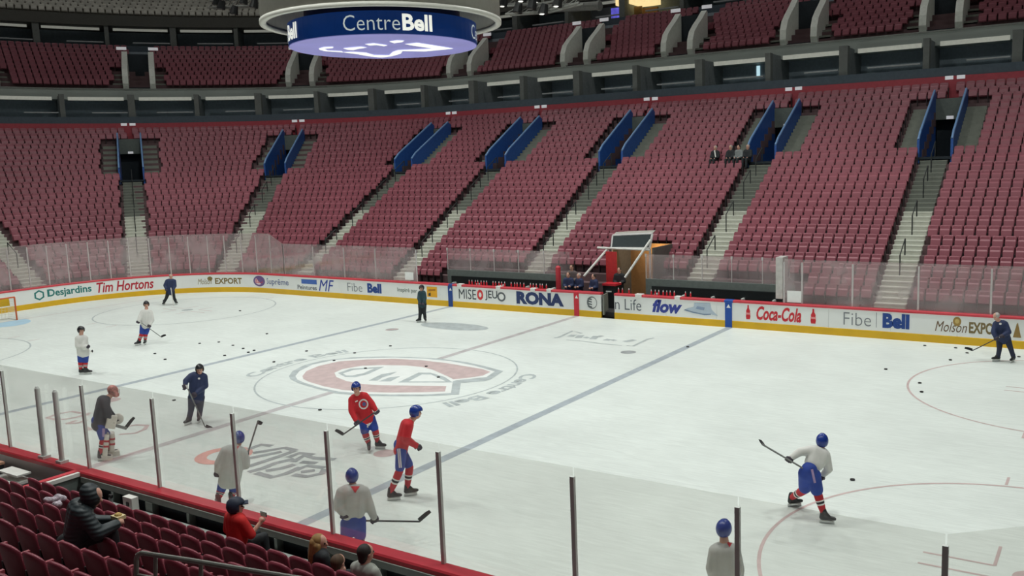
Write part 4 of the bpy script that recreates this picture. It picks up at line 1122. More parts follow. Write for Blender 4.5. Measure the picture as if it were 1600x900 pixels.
M_arm = mat('arm_red', (158, 72, 82), 0.4, 0.08)
NM = []
for nm, mb, m_, sm in (('backrest', nbk, M_seatd, True), ('seat_pan', nsp, M_seat, True), ('armrest', nar, M_arm, False), ('standard', nlg, M_frame, False)):
    me = mb.mesh(nm, sm); me.materials.append(m_); NM.append((nm, me))
PH = {0: (229, 792), 1: (214, 807), 2: (239, 833), 3: (51, 795), 4: (53, 819), 5: (67, 851)}
NEARS = {}
for i in range(NN):
    yb = -(NY0 + ND * i + 0.42); zt = NZ0 + NH * i
    u_, v_ = PH.get(i, (67, 851)); x0 = at_y(u_, v_, yb).x
    cand = []
    for j in range(-60, 60):
        xx = x0 + 0.5 * j
        if xx < -3 or xx > 20.5: continue
        if i == 0 and xx < 3.9: continue
        q = proj((xx, yb, zt + 0.8))
        if q[2] > 0.5 and -25 < q[0] < 700 and q[1] < 925: cand.append((xx, q))
    for n_, (xx, q) in enumerate(cand):
        o = empty('stadium_seat', (xx, yb, zt)); o.rotation_euler = (0, 0, PI)
        tag(o, 'dark maroon near seat, %s row behind the near boards, %s from the left' % (ROWW[i], nth(n_ + 1)), 'seat', 'near seats seen from behind')
        NEARS[(i, n_)] = o
        for nm, me in NM:
            c = bpy.data.objects.new(nm, me); C.objects.link(c); c.parent = o
# handrail in the near aisle
hr = empty('handrail', tuple(at_y(213, 905, -18.7)), 'bent grey metal handrail at the bottom of the near seats', 'handrail')
P_ = lambda u, v: at_y(u, v, -18.7)
M_hr = mat('rail_grey', (122, 122, 116), 0.4, 0.06, metal=0.4)
MB().poly_tube([P_(213, 930), P_(213, 874), P_(215.5, 867), P_(222, 864), P_(300, 876), P_(400, 893), P_(480, 906)], 0.022, 10).build('rail', M_hr, hr)
MB().tube(P_(243, 868), P_(243, 930), 0.018, n=8).build('baluster', M_hr, hr); MB().tube(P_(314, 879), P_(314, 930), 0.018, n=8).build('baluster', M_hr, hr)
MB().tube(P_(213, 898), P_(243, 903), 0.014, n=8).build('lower_rail', M_hr, hr)
# crumpled patterned scarf on a seat
q = at_y(88, 784, -15.72)
mb = MB()
for i in range(9): mb.sphere(q + Vector((random.uniform(-0.16, 0.16), random.uniform(-0.08, 0.08), random.uniform(-0.05, 0.06))), (0.09, 0.06, 0.05), n=8, k=5)
scarf_geo = mb; SCARF = q

# ------------------------------------------------------------------ soft shapes (bodies, clothes): joined, remeshed to one skin
JOBS = []
UP = Vector((0, 0, 1))
def prim_mesh(prims):
    mb = MB()
    for p in prims:
        if p[0] == 'c':
            _, a, ra, b, rb = p; a = Vector(a); b = Vector(b)
            if (b - a).length > 1e-4: mb.tube(a, b, ra, rb, n=14)
            mb.sphere(a, ra, n=14, k=10); mb.sphere(b, rb, n=14, k=10)
        else:
            _, c, r, ax = p; mb.sphere(c, r, ax, n=16, k=12)
    return mb
def soft(name, prims, voxel, m, parent, it=4, zone=None):
    o = prim_mesh(prims).build(name, m, parent)
    r = o.modifiers.new('r', 'REMESH'); r.mode = 'VOXEL'; r.voxel_size = voxel; r.use_smooth_shade = True
    s = o.modifiers.new('s', 'SMOOTH'); s.factor = 0.5; s.iterations = it
    JOBS.append((o, zone)); return o
def run_jobs():
    dg = bpy.context.evaluated_depsgraph_get(); dg.update()
    done = []
    for o, zone in JOBS:
        me = bpy.data.meshes.new_from_object(o.evaluated_get(dg)); done.append((o, me, zone))
    for o, me, zone in done:
        ms = list(o.data.materials); old = o.data
        o.modifiers.clear(); me.materials.clear()
        for m_ in ms: me.materials.append(m_)
        o.data = me; bpy.data.meshes.remove(old)
        n = len(me.polygons)
        me.polygons.foreach_set('use_smooth', [True] * n)
        idx = [0] * n
        if zone:
            idx = [zone(p.center) for p in me.polygons]
        me.polygons.foreach_set('material_index', idx)
    JOBS.clear()
def decal(obj, uc, vc, ru, rv, m, name, parent, shape='e', rot=0.0, n=8, lift=0.01):
    """flat print laid on a garment"""
    me = obj.data
    bv = BVHTree.FromPolygons([v.co[:] for v in me.vertices], [p.vertices[:] for p in me.polygons])
    vs_ = {}; fs = []
    ca, sa = math.cos(rot), math.sin(rot)
    for j in range(n + 1):
        for i in range(n + 1):
            x, y = -1 + 2 * i / n, -1 + 2 * j / n
            if shape == 'e':
                a = math.atan2(y, x); mx = max(abs(x), abs(y)); x, y = mx * math.cos(a), mx * math.sin(a)
            if shape == 't': x *= (1 - y) / 2
            u, v = uc + ru * x * ca - rv * y * sa, vc + ru * x * sa + rv * y * ca
            d = ray(u, v).normalized(); h = bv.ray_cast(CAM, d)
            if h[0] is not None: vs_[(i, j)] = h[0] - d * lift
    keys = list(vs_); ix = {k: q for q, k in enumerate(keys)}
    for j in range(n):
        for i in range(n):
            q = [(i, j), (i + 1, j), (i + 1, j + 1), (i, j + 1)]
            if all(k in ix for k in q): fs.append(tuple(ix[k] for k in q))
    if fs: return MB().add([vs_[k] for k in keys], fs).build(name, m, parent, True)

M_skin = mat('skin', (206, 158, 138), 0.6, 0.05)
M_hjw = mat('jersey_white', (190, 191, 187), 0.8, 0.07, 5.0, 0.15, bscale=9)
M_hjb = mat('jersey_bright', (218, 217, 212), 0.8, 0.06, 5.0, 0.15, bscale=9)
M_hjr = mat('jersey_red', (196, 34, 44), 0.75, 0.08, 5.0, 0.15, bscale=9)
M_hjd = mat('jersey_dark', (48, 52, 60), 0.75, 0.1, 5.0, 0.15, bscale=9)
M_jkt = mat('jacket_navy', (38, 50, 86), 0.7, 0.1, 6.0, 0.15, bscale=9)
M_pblue = mat('pants_blue', (38, 66, 152), 0.7, 0.1, 5.0, 0.1)
M_pnavy = mat('trousers_navy', (40, 46, 68), 0.75, 0.1, 5.0, 0.1)
M_pblk = mat('trousers_black', (34, 38, 42), 0.75, 0.1, 5.0, 0.1)
M_teal = mat('jacket_teal', (36, 66, 74), 0.7, 0.1, 5.0, 0.1)
M_sockr = mat('sock_red', (186, 44, 54), 0.8, 0.08); M_sockw = mat('sock_white', (226, 222, 218), 0.8, 0.05); M_sockk = mat('sock_black', (44, 42, 48), 0.8, 0.08)
M_hblue = mat('helmet_blue', (36, 60, 140), 0.25, 0.06); M_hblk = mat('helmet_black', (36, 36, 40), 0.3, 0.08)
M_glove = mat('glove_dark', (58, 50, 62), 0.6, 0.2, 12)
M_boot = mat('skate_boot', (40, 42, 44), 0.4, 0.15); M_hold = mat('blade_holder', (226, 230, 228), 0.4, 0.03); M_blade = mat('blade_steel', (176, 182, 184), 0.25, 0.03, metal=0.8)
M_stick = mat('stick_dark', (58, 58, 60), 0.4, 0.15); M_stickg = mat('stick_grey', (120, 122, 120), 0.4, 0.1); M_tape = mat('stick_tape', (30, 30, 32), 0.8, 0.1); M_stickw = mat('stick_white', (220, 218, 212), 0.4, 0.05)
M_eye = mat('eye_dark', (40, 30, 28), 0.3); M_lip = mat('lip', (168, 96, 92), 0.5)
HAIR = {'brown': mat('hair_brown', (82, 62, 44), 0.7, 0.2, 20), 'dark': mat('hair_dark', (42, 36, 34), 0.7, 0.2, 20), 'blond': mat('hair_blond', (146, 112, 66), 0.7, 0.25, 14), 'grey': mat('hair_grey', (176, 168, 162), 0.7, 0.15, 20)}

class Fig:
    def __init__(s, name_label, base, cat='person', group=None, vox=0.022):
        s.base = Vector(base); d = s.base - CAM; s.F = Vector((d.x, d.y, 0)).normalized(); s.R = s.F.cross(UP)
        s.o = empty('person', s.base, name_label, cat, group); s.vox = vox
        s.bu = proj(s.base)
    def J(s, u, v, f=0.0):
        d = ray(u, v); p0 = s.base + s.F * f; t = (p0 - CAM).dot(s.F) / d.dot(s.F); return CAM + d * t
    def G(s, u, f, z):
        """foot: photo column, depth, height"""
        q = proj(s.base + s.F * f); k = q[2] / FOC
        return Vector((s.base.x, s.base.y, 0)) + s.F * f + s.R * ((u - q[0]) * k) + UP * z
    def d(s, r, f, u=0.0): return (s.R * r + s.F * f + UP * u).normalized()
def head_prims(c, face, scale=1.0):
    face = face.normalized(); side = face.cross(UP).normalized(); up = side.cross(face).normalized()
    k = scale; ax = (side, face, up)
    return [('e', c + up * 0.025 * k, (0.078 * k, 0.098 * k, 0.1 * k), ax), ('e', c - up * 0.055 * k + face * 0.022 * k, (0.058 * k, 0.068 * k, 0.072 * k), ax),
            ('c', c + face * 0.09 * k + up * 0.01 * k, 0.012 * k, c + face * 0.108 * k - up * 0.02 * k, 0.017 * k),
            ('c', c + side * 0.08 * k, 0.018 * k, c + side * 0.082 * k - up * 0.03 * k, 0.013 * k), ('c', c - side * 0.08 * k, 0.018 * k, c - side * 0.082 * k - up * 0.03 * k, 0.013 * k)], ax
def face_bits(fg, c, face, k=1.0):
    k *= 1.12
    side = face.cross(UP).normalized(); up = side.cross(face).normalized()
    for sg in (-1, 1): MB().sphere(c + face * 0.087 * k + side * sg * 0.032 * k + up * 0.012 * k, 0.013 * k, n=8, k=6).build('eye', M_eye, fg.o, True)
    MB().sphere(c + face * 0.084 * k - up * 0.065 * k, (0.024 * k, 0.01 * k, 0.007 * k), (side, face, up), n=8, k=6).build('mouth', M_lip, fg.o, True)
def helmet(fg, c, face, m, k=1.0, name='helmet'):
    k *= 1.2
    side = face.cross(UP).normalized(); up = side.cross(face).normalized()
    c = c + up * 0.02 * k; n, kk = 18, 12; mb = MB(); vs_ = []; keep = []
    for j in range(kk + 1):
        t = -PI / 2 + PI * j / kk
        for i in range(n):
            a = 2 * PI * i / n; x, y, z = math.cos(t) * math.cos(a), math.cos(t) * math.sin(a), math.sin(t)
            rid = 1.0 + (0.04 if abs(x) < 0.3 and z > 0.3 else 0)
            vs_.append(c + side * (0.104 * k * x * rid) + face * (0.128 * k * y * rid) + up * (0.126 * k * z * rid)); keep.append(z > (0.12 if y > 0.45 else (-0.72 if y < 0.1 else -0.62)))
    fs = [f for f in ((j * n + i, j * n + (i + 1) % n, (j + 1) * n + (i + 1) % n, (j + 1) * n + i) for j in range(kk) for i in range(n)) if all(keep[q] for q in f)]
    o = mb.add(vs_, fs).build(name, m, fg.o, True)
    sm = o.modifiers.new('s', 'SOLIDIFY'); sm.thickness = 0.012; sm.offset = -1
    return o
def hand_prims(h, d, A, k=1.0):
    """fist round an axis A; d = forearm direction"""
    A = A.normalized(); d = (d - A * d.dot(A)); d = d.normalized() if d.length > 1e-3 else A.orthogonal().normalized(); sd = A.cross(d)
    pr = [('c', h - A * 0.03 * k, 0.028 * k, h + A * 0.03 * k, 0.028 * k)]
    for i in range(4):
        c = h + A * ((i - 1.5) * 0.026 * k) ; ln = (0.92, 1.05, 1.0, 0.82)[i]
        P = [c + (d * math.cos(t) + sd * math.sin(t)) * (0.04 * k * ln) for t in (-0.5, 0.5, 1.5, 2.4)]
        for a, b in zip(P[:-1], P[1:]): pr.append(('c', a, 0.0125 * k, b, 0.0115 * k))
    T = [h - A * 0.045 * k - d * 0.01 * k, h - A * 0.05 * k - sd * 0.03 * k + d * 0.02 * k, h - A * 0.03 * k - sd * 0.042 * k + d * 0.04 * k]
    for a, b in zip(T[:-1], T[1:]): pr.append(('c', a, 0.015 * k, b, 0.012 * k))
    return pr
def glove(fg, h, el, A, m=None, k=1.45):
    d = (h - el).normalized()
    pr = hand_prims(h, d, A, k) + [('c', h - d * 0.04, 0.05, h - d * 0.15, 0.068)]
    return soft('glove', pr, 0.012, m or M_glove, fg.o, 2)
def skate(fg, ank, toe_dir, m=None):
    t = Vector((toe_dir.x, toe_dir.y, 0)).normalized(); s = t.cross(UP); z0 = ank.z - 0.2
    heel = Vector((ank.x, ank.y, z0 + 0.12)) - t * 0.035
    pr = [('c', ank + UP * 0.06, 0.062, heel, 0.05), ('c', heel, 0.048, heel + t * 0.2, 0.045), ('c', heel + t * 0.2, 0.045, heel + t * 0.25 - UP * 0.005, 0.036), ('c', ank + UP * 0.02 + t * 0.02, 0.055, heel + t * 0.13 + UP * 0.02, 0.046)]
    b = soft('skate', pr, 0.015, m or M_boot, fg.o, 2)
    c = heel + t * 0.1
    h = MB(); h.box((c.x, c.y, z0 + 0.06), (0.29, 0.022, 0.018), (t, s, UP)); h.box(Vector((c.x, c.y, z0 + 0.045)) - t * 0.1, (0.06, 0.024, 0.05), (t, s, UP)); h.box(Vector((c.x, c.y, z0 + 0.045)) + t * 0.1, (0.06, 0.024, 0.05), (t, s, UP)); h.box((c.x, c.y, z0 + 0.028), (0.3, 0.016, 0.02), (t, s, UP))
    link('blade_holder', h.mesh('blade_holder'), b, M_hold)
    link('blade', MB().box((c.x, c.y, z0 + 0.011), (0.29, 0.005, 0.022), (t, s, UP)).mesh('blade'), b, M_blade)
def sock(fg, kn, an, mats):
    """shin tube with bands"""
    d = an - kn; L = d.length; d = d.normalized(); a = d.orthogonal().normalized(); b = d.cross(a); n = 12
    prof = [(-0.06, 0.078), (0.0, 0.088), (0.18, 0.09), (0.34, 0.086), (0.36, 0.086), (0.42, 0.084), (0.44, 0.084), (0.5, 0.082), (0.52, 0.081), (0.59, 0.078), (0.85, 0.064), (1.0, 0.056)]
    mi = [0, 0, 0, 0, 1, 2, 2, 2, 1, 0, 0, 0]
    vs_ = []
    for t, r in prof:
        p = kn + d * (t * L); vs_ += [p + a * (r * math.cos(2 * PI * i / n)) + b * (r * math.sin(2 * PI * i / n)) for i in range(n)]
    mb = MB()
    for j in range(len(prof) - 1): mb.add([], [])
    mb.v = [tuple(v) for v in vs_]
    for j in range(len(prof) - 1):
        for i in range(n): mb.f.append((j * n + i, j * n + (i + 1) % n, (j + 1) * n + (i + 1) % n, (j + 1) * n + i)); mb.m.append(mi[j])
    mb.f.append(tuple(range(n - 1, -1, -1))); mb.m.append(0)
    me = bpy.data.meshes.new('sock'); me.from_pydata(mb.v, [], mb.f); me.polygons.foreach_set('material_index', mb.m)
    return link('sock', me, fg.o, mats, True)
def body_core(fg, j, face, k=1.0, hands=None, headscale=1.0, thin=0.82):
    ch = (j['shL'] + j['shR']) / 2; pv = (j['hipL'] + j['hipR']) / 2
    hp, ax = head_prims(j['head'], face, headscale * 1.12)
    pr = hp + [('c', j['head'] - ax[2] * 0.07 - ax[1] * 0.01, 0.066, ch + (j['neck'] - ch) * 0.3, 0.085), ('c', j['shL'].lerp(ch, 0.15), 0.07 * k, j['shR'].lerp(ch, 0.15), 0.07 * k), ('c', ch, 0.12 * k, pv, 0.12 * k), ('c', j['hipL'], 0.1 * k, j['hipR'], 0.1 * k)]
    for q in 'LR':
        pr += [('c', j['sh' + q], 0.06 * k, j['el' + q], 0.05 * k), ('c', j['el' + q], 0.048 * k, j['ha' + q], 0.036 * k), ('c', j['hip' + q], 0.095 * k, j['kn' + q], 0.062 * k), ('c', j['kn' + q], 0.06 * k, j['an' + q], 0.042 * k)]
    if hands:
        for q in hands: pr += hand_prims(j['ha' + q], (j['ha' + q] - j['el' + q]).normalized(), hands[q], 1.05)
    return soft('body', pr, min(fg.vox, 0.016) if hands else fg.vox, M_skin, fg.o, 3)
def torso_wear(fg, j, m, name='jersey', k=1.0, hem=0.1, zone=None, arm=1.0, mats=None, short=False, vox=None):
    ch = (j['shL'] + j['shR']) / 2; pv = (j['hipL'] + j['hipR']) / 2; ax = (pv - ch).normalized()
    nk = ch.lerp(j['neck'], 0.55)
    pr = [('c', j['shL'], 0.095 * k, nk, 0.09 * k), ('c', j['shR'], 0.095 * k, nk, 0.09 * k), ('c', j['shL'].lerp(ch, 0.45), 0.135 * k, j['hipL'].lerp(pv, 0.35) + ax * hem * 0.4, 0.15 * k), ('c', j['shR'].lerp(ch, 0.45), 0.135 * k, j['hipR'].lerp(pv, 0.35) + ax * hem * 0.4, 0.15 * k), ('c', ch, 0.14 * k, pv + ax * hem * 0.4, 0.155 * k)]
    for q in 'LR':
        pr.append(('c', j['sh' + q], 0.1 * k * arm, j['el' + q], 0.088 * k * arm))
        if not short: pr.append(('c', j['el' + q], 0.086 * k * arm, j['el' + q].lerp(j['ha' + q], 0.8), 0.066 * k * arm))
    return soft(name, pr, vox or fg.vox, mats or m, fg.o, 4, zone)
def leg_wear(fg, j, m, name='pants', full=False, k=1.0):
    pr = [('c', j['hipL'], 0.135 * k, j['hipR'], 0.135 * k)]
    pv = (j['hipL'] + j['hipR']) / 2
    pr.append(('c', pv, 0.14 * k, pv + (pv - (j['knL'] + j['knR']) / 2).normalized() * 0.12, 0.14 * k))
    for q in 'LR':
        e = j['kn' + q] if full else j['hip' + q].lerp(j['kn' + q], 0.86)
        pr.append(('c', j['hip' + q], 0.13 * k, e, (0.088 if full else 0.112) * k))
        if full: pr.append(('c', j['kn' + q], 0.088 * k, j['an' + q] + UP * -0.02, 0.078 * k))
    return soft(name, pr, fg.vox, m, fg.o, 3)
def stick(label, butt, heel, tip, m=None, tape=None, white_blade=False, paddle=None):
    butt, heel, tip = Vector(butt), Vector(heel), Vector(tip)
    o = empty('hockey_stick', heel, label, 'stick')
    d = (heel - butt).normalized(); bd = (tip - heel).normalized(); n = bd.cross(-d)
    n = n.normalized() if n.length > 1e-3 else bd.orthogonal().normalized(); h = n.cross(bd); h = h if h.dot(-d) > 0 else -h
    mid = (butt + heel) / 2; L = (heel - butt).length
    MB().box(mid, (L, 0.03, 0.024), (d, n.cross(d).normalized(), n)).build('shaft', m or M_stick, o)
    MB().box(butt + d * 0.05, (0.12, 0.036, 0.03), (d, n.cross(d).normalized(), n)).build('grip_tape', M_stickw, o)
    if paddle: MB().box(heel - d * paddle / 2, (paddle, 0.075, 0.026), (d, n.cross(d).normalized(), n)).build('paddle', m or M_stick, o)
    BL = (tip - heel).length; vs_ = []
    for sg in (-1, 1):
        for t in (0, 0.35, 0.7, 1.0):
            c = heel + bd * (t * BL) + n * (0.02 * math.sin(t * 1.4) + sg * 0.006); hh = (0.075, 0.078, 0.076, 0.055)[int(t * 3.01)]
            vs_ += [c - h * 0.01, c + h * hh]
    f = []
    for q in range(3):
        a = q * 2; f += [(a, a + 2, a + 3, a + 1), (8 + a + 1, 8 + a + 3, 8 + a + 2, 8 + a), (a + 1, a + 3, 8 + a + 3, 8 + a + 1), (a, 8 + a, 8 + a + 2, a + 2)]
    f += [(0, 1, 9, 8), (6, 14, 15, 7)]
    MB().add(vs_, f).build('blade', M_stickw if white_blade else M_tape, o)
    return o


# scarf left on a near seat
sf = link('scarf', scarf_geo.mesh('scarf'), None, mat('scarf_pattern', (170, 160, 168), 0.8, 0.7, 22))
r_ = sf.modifiers.new('r', 'REMESH'); r_.mode = 'VOXEL'; r_.voxel_size = 0.016; JOBS.append((sf, None)); tag(sf, 'crumpled black and white scarf left on a near seat', 'scarf')

# ------------------------------------------------------------------ people on the ice
# joints: photo pixel + metres behind (+) or before (-) the feet; image-left = L, image-right = R
def joints(fg, d, feet):
    j = {k: fg.J(*v) for k, v in d.items()}
    for k, (u, f) in feet.items(): j[k] = fg.G(u, f, 0.2)
    return j
def player(label, base, d, feet, toes, face, jersey, helm=M_hblue, grips=None, pants=None, hem=0.12, k=1.0, gl=True, vox=0.022, show=False, shorts=True, zone=None, jm=None, legs=True, helm_name='helmet', pk=0.98):
    fg = Fig(label, at_z(base[0], base[1], 0), vox=vox)
    j = joints(fg, d, feet)
    fg.j = j; fv = fg.d(*face)
    fg.body = body_core(fg, j, fv)
    if zone == 'hem':
        ch = (j['shL'] + j['shR']) / 2; pv = (j['hipL'] + j['hipR']) / 2; ax = (pv - ch).normalized(); lim = (pv - ch).length + 0.08
        zf = lambda c: 1 if (c - ch).dot(ax) > lim and (c - pv).length < 0.36 else 0
    else: zf = None
    fg.jersey = torso_wear(fg, j, jersey, 'jersey', k, hem, zf, mats=jm)
    if legs:
        fg.pants = leg_wear(fg, j, pants or M_pblue, full=not shorts, k=pk)
        for q in 'LR':
            if shorts: sock(fg, j['kn' + q], j['an' + q], [M_sockr, M_sockw, M_sockk])
            skate(fg, j['an' + q], fg.d(*toes[q]))
    if helm: fg.helm = helmet(fg, j['head'], fv, helm, name=helm_name)
    if show: face_bits(fg, j['head'], fv)
    if gl:
        for q in 'LR':
            A = fg.d(*grips[q]) if grips and q in grips else fg.d(0.3, 0.8, 0.2)
            glove(fg, j['ha' + q], j['el' + q], A)
    return fg
FIG = {}
# white jersey, striding at right, seen from behind
FIG['skater'] = f = player('skater in white jersey and blue pants striding at the right faceoff circle', (1282, 817),
    dict(head=(1284.6, 690.4, 0.25), neck=(1283, 702, 0.2), shL=(1268, 704, 0.12), shR=(1290, 711, 0.2), elL=(1250.5, 706, 0.0), haL=(1233, 717.5, -0.1), elR=(1294.5, 733, 0.25), haR=(1283.5, 744, 0.3), hipL=(1259, 740, -0.05), hipR=(1271, 743, 0.0), knL=(1257.5, 765, 0.25), knR=(1277, 769, 0.05)),
    dict(anL=(1238, 0.75), anR=(1286.5, 0.0)), dict(L=(0.8, 0.3), R=(0.9, -0.1)), (0.15, 1, -0.1), M_hjb, grips=dict(L=(-0.85, -0.2, 0.5), R=(-0.5, 0.2, 0.4)), hem=-0.62, pk=1.16)
q = f.j['anL']; 
stick('hockey stick raised behind the striding white-jerseyed skater', f.J(1262, 736, -0.12), f.J(1190.5, 694, -0.3), f.J(1187, 685.5, -0.15), M_stickg)
# red jersey facing the camera
FIG['redf'] = f = player('skater in red jersey with round crest facing the stands', (584, 703),
    dict(head=(556.5, 606.5, -0.1), neck=(558.5, 616, -0.05), shL=(550, 624.5, 0.0), shR=(570, 618.5, 0.0), elL=(549.5, 642, -0.1), haL=(557.5, 660, -0.25), elR=(581, 631, -0.05), haR=(588.5, 643, -0.15), hipL=(567.5, 656, 0.05), hipR=(579, 653.5, 0.05), knL=(570.5, 677, -0.05), knR=(586, 671.5, 0.0)),
    dict(anL=(577, -0.05), anR=(590.5, 0.05)), dict(L=(0.0, -1), R=(0.8, -0.4)), (-0.15, -1, -0.1), M_hjr, grips=dict(L=(0.8, 0.1, 0.5), R=(0.8, 0.1, 0.5)), hem=0.14, zone='hem', jm=[M_hjr, M_sockw], show=True)
stick('hockey stick held low by the crested red-jerseyed skater', f.J(591, 640.5, -0.16), f.J(534.5, 680, -0.35), f.J(523.5, 673.5, -0.4))
# red jersey in profile
FIG['redp'] = f = player('skater in red jersey gliding to the right near the blue line', (629, 779),
    dict(head=(650, 645, 0.0), neck=(645, 656, 0.0), shL=(634, 663, 0.18), shR=(638, 665, -0.18), elL=(634, 684, 0.22), haL=(650, 696, 0.12), elR=(634.5, 687, -0.24), haR=(654.5, 699, -0.14), hipL=(625, 702, 0.11), hipR=(627, 703, -0.11), knL=(640, 729, 0.1), knR=(624.5, 735, -0.1)),
    dict(anL=(637, 0.12), anR=(611.5, -0.05)), dict(L=(1, 0.05), R=(1, -0.1)), (1, 0.05, -0.12), M_hjr, grips=dict(L=(0.3, -0.9, 0.1), R=(0.3, -0.9, 0.1)), hem=0.05, show=True)
# white jersey behind the near glass, from behind, stick out to the right
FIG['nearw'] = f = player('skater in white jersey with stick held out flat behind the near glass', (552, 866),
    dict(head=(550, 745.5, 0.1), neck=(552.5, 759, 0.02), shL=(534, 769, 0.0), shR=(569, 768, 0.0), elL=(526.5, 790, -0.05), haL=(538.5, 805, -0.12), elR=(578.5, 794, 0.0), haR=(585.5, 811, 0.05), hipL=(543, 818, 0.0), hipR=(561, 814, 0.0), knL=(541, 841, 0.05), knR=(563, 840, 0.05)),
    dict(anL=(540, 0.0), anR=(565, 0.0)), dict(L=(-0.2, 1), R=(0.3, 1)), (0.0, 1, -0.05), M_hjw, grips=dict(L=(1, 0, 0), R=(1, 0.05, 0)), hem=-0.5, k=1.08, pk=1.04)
stick('hockey stick pointing right from the white-jerseyed skater at the near glass', f.J(562, 813.4, -0.02), f.J(656, 815, 0.15), f.J(673, 799.5, 0.2))
# white jersey near the red line, stick up
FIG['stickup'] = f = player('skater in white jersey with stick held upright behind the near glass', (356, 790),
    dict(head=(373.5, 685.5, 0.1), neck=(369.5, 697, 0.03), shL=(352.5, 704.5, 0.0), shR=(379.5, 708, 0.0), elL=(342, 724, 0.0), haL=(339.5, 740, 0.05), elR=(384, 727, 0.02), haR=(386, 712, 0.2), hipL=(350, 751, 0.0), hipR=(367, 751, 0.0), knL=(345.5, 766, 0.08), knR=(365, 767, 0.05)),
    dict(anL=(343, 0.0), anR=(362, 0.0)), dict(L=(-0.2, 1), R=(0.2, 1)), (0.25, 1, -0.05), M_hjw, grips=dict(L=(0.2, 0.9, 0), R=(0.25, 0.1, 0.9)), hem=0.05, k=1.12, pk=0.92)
stick('hockey stick held upright by the white-jerseyed skater at the near glass', f.J(381, 728, 0.2), f.J(403.5, 657, 0.25), f.J(410, 660.5, 0.2), M_stickg)
# white jersey cut by the frame bottom
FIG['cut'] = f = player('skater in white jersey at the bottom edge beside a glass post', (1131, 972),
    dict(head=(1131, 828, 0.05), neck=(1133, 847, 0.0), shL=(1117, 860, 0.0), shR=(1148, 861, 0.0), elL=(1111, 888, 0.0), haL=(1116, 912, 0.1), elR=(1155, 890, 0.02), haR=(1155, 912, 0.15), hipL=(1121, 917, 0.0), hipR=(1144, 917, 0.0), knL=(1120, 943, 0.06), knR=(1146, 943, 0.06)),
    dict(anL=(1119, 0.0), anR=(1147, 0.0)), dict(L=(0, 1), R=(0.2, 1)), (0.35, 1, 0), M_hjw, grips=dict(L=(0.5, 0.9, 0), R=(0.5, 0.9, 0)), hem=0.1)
# coach in navy with stick
FIG['coachn'] = f = player('coach in navy tracksuit and dark cap with a stick near the left blue line', (303, 661),
    dict(head=(312, 577.5, -0.05), neck=(310.5, 584, 0.0), shL=(299, 587.5, 0.0), shR=(319, 588.5, 0.0), elL=(290.5, 595, -0.1), haL=(289, 604, -0.22), elR=(321, 603, -0.05), haR=(303.5, 617, -0.25), hipL=(300.5, 621, 0.0), hipR=(313, 621, 0.0), knL=(298.5, 641, -0.05), knR=(312.5, 640, 0.0)),
    dict(anL=(297, -0.05), anR=(311.5, 0.05)), dict(L=(-0.7, -0.8), R=(-0.2, -1)), (-0.1, -1, -0.15), M_jkt, helm=M_hblk, grips=dict(L=(-0.3, 0.2, 0.7), R=(-0.3, 0.2, 0.7)), pants=M_pnavy, shorts=False, show=True, helm_name='cap')
stick('hockey stick angled down from the navy-clad coach', f.J(291, 602, -0.42), f.J(320.5, 667, -0.75), f.J(333, 672, -0.8), M_stickg)
# goaltender
FIG['goalie'] = f = player('goaltender in dark jersey and white pads near the red line', (165, 717),
    dict(head=(176.5, 611, 0.05), neck=(170.5, 620.5, 0.03), shL=(160, 625.5, 0.16), shR=(164, 628, -0.18), elL=(170, 644, 0.22), haL=(181, 655, 0.18), elR=(168, 646, -0.26), haR=(176, 658, -0.22), hipL=(153, 662, 0.12), hipR=(156, 664, -0.12), knL=(170, 685, 0.12), knR=(162, 686, -0.14)),
    dict(anL=(169, 0.18), anR=(159, -0.12)), dict(L=(1, 0.1), R=(1, -0.2)), (1, -0.1, -0.15), M_hjd, helm=None, hem=0.06, k=1.12)
gj = f.j
hd, hf_ = gj['head'], f.d(1, -0.1, -0.15); hs_ = hf_.cross(UP).normalized()
mk = soft('mask', [('e', hd + UP * 0.02, (0.118, 0.138, 0.145), (hs_, hf_, UP)), ('e', hd - UP * 0.09 + hf_ * 0.05, (0.09, 0.1, 0.08), (hs_, hf_, UP))], 0.018, mat('mask_paint', (200, 132, 124), 0.4, 0.6, 14), f.o)
for t_ in (-0.05, -0.02, 0.01, 0.04): MB().tube(hd + hf_ * 0.15 + hs_ * 0.06 + UP * t_, hd + hf_ * 0.15 - hs_ * 0.06 + UP * t_, 0.006, n=6).build('cage_bar', M_blade, f.o)
M_padw = mat('pad_white', (222, 216, 206), 0.7, 0.08)
for q in 'LR':
    a, b = gj['kn' + q] + UP * 0.16, gj['an' + q] - UP * 0.06
    dd = (b - a).normalized(); fr = f.d(1, 0, 0); fr = (fr - dd * fr.dot(dd)).normalized(); sd = dd.cross(fr); c = (a + b) / 2 + fr * 0.09
    pad = MB().box(c, ((b - a).length, 0.28, 0.12), (dd, sd, fr)).build('leg_pad', M_padw, f.o)
    bv_ = pad.modifiers.new('b', 'BEVEL'); bv_.width = 0.04; bv_.segments = 2
    for t_ in (-0.12, 0.02): link('pad_band', MB().box(c + dd * t_ + fr * 0.005, (0.05, 0.285, 0.125), (dd, sd, fr)).mesh('pad_band'), pad, M_sockr)
    c2 = gj['an' + q] + fr * 0.14 - UP * 0.1; MB().box(c2, (0.26, 0.2, 0.12), (fr, sd, UP)).build('toe_pad', M_padw, f.o)
blk = MB().box(gj['haR'] + f.d(0, -1, 0) * 0.06 + f.d(-0.3, 0, 0) * 0.03, (0.24, 0.07, 0.36), (f.d(1, 0, -0.3), f.d(0, 1, 0), f.d(0.3, 0, 1))).build('blocker', M_padw, f.o); bv_ = blk.modifiers.new('b', 'BEVEL'); bv_.width = 0.025; bv_.segments = 2
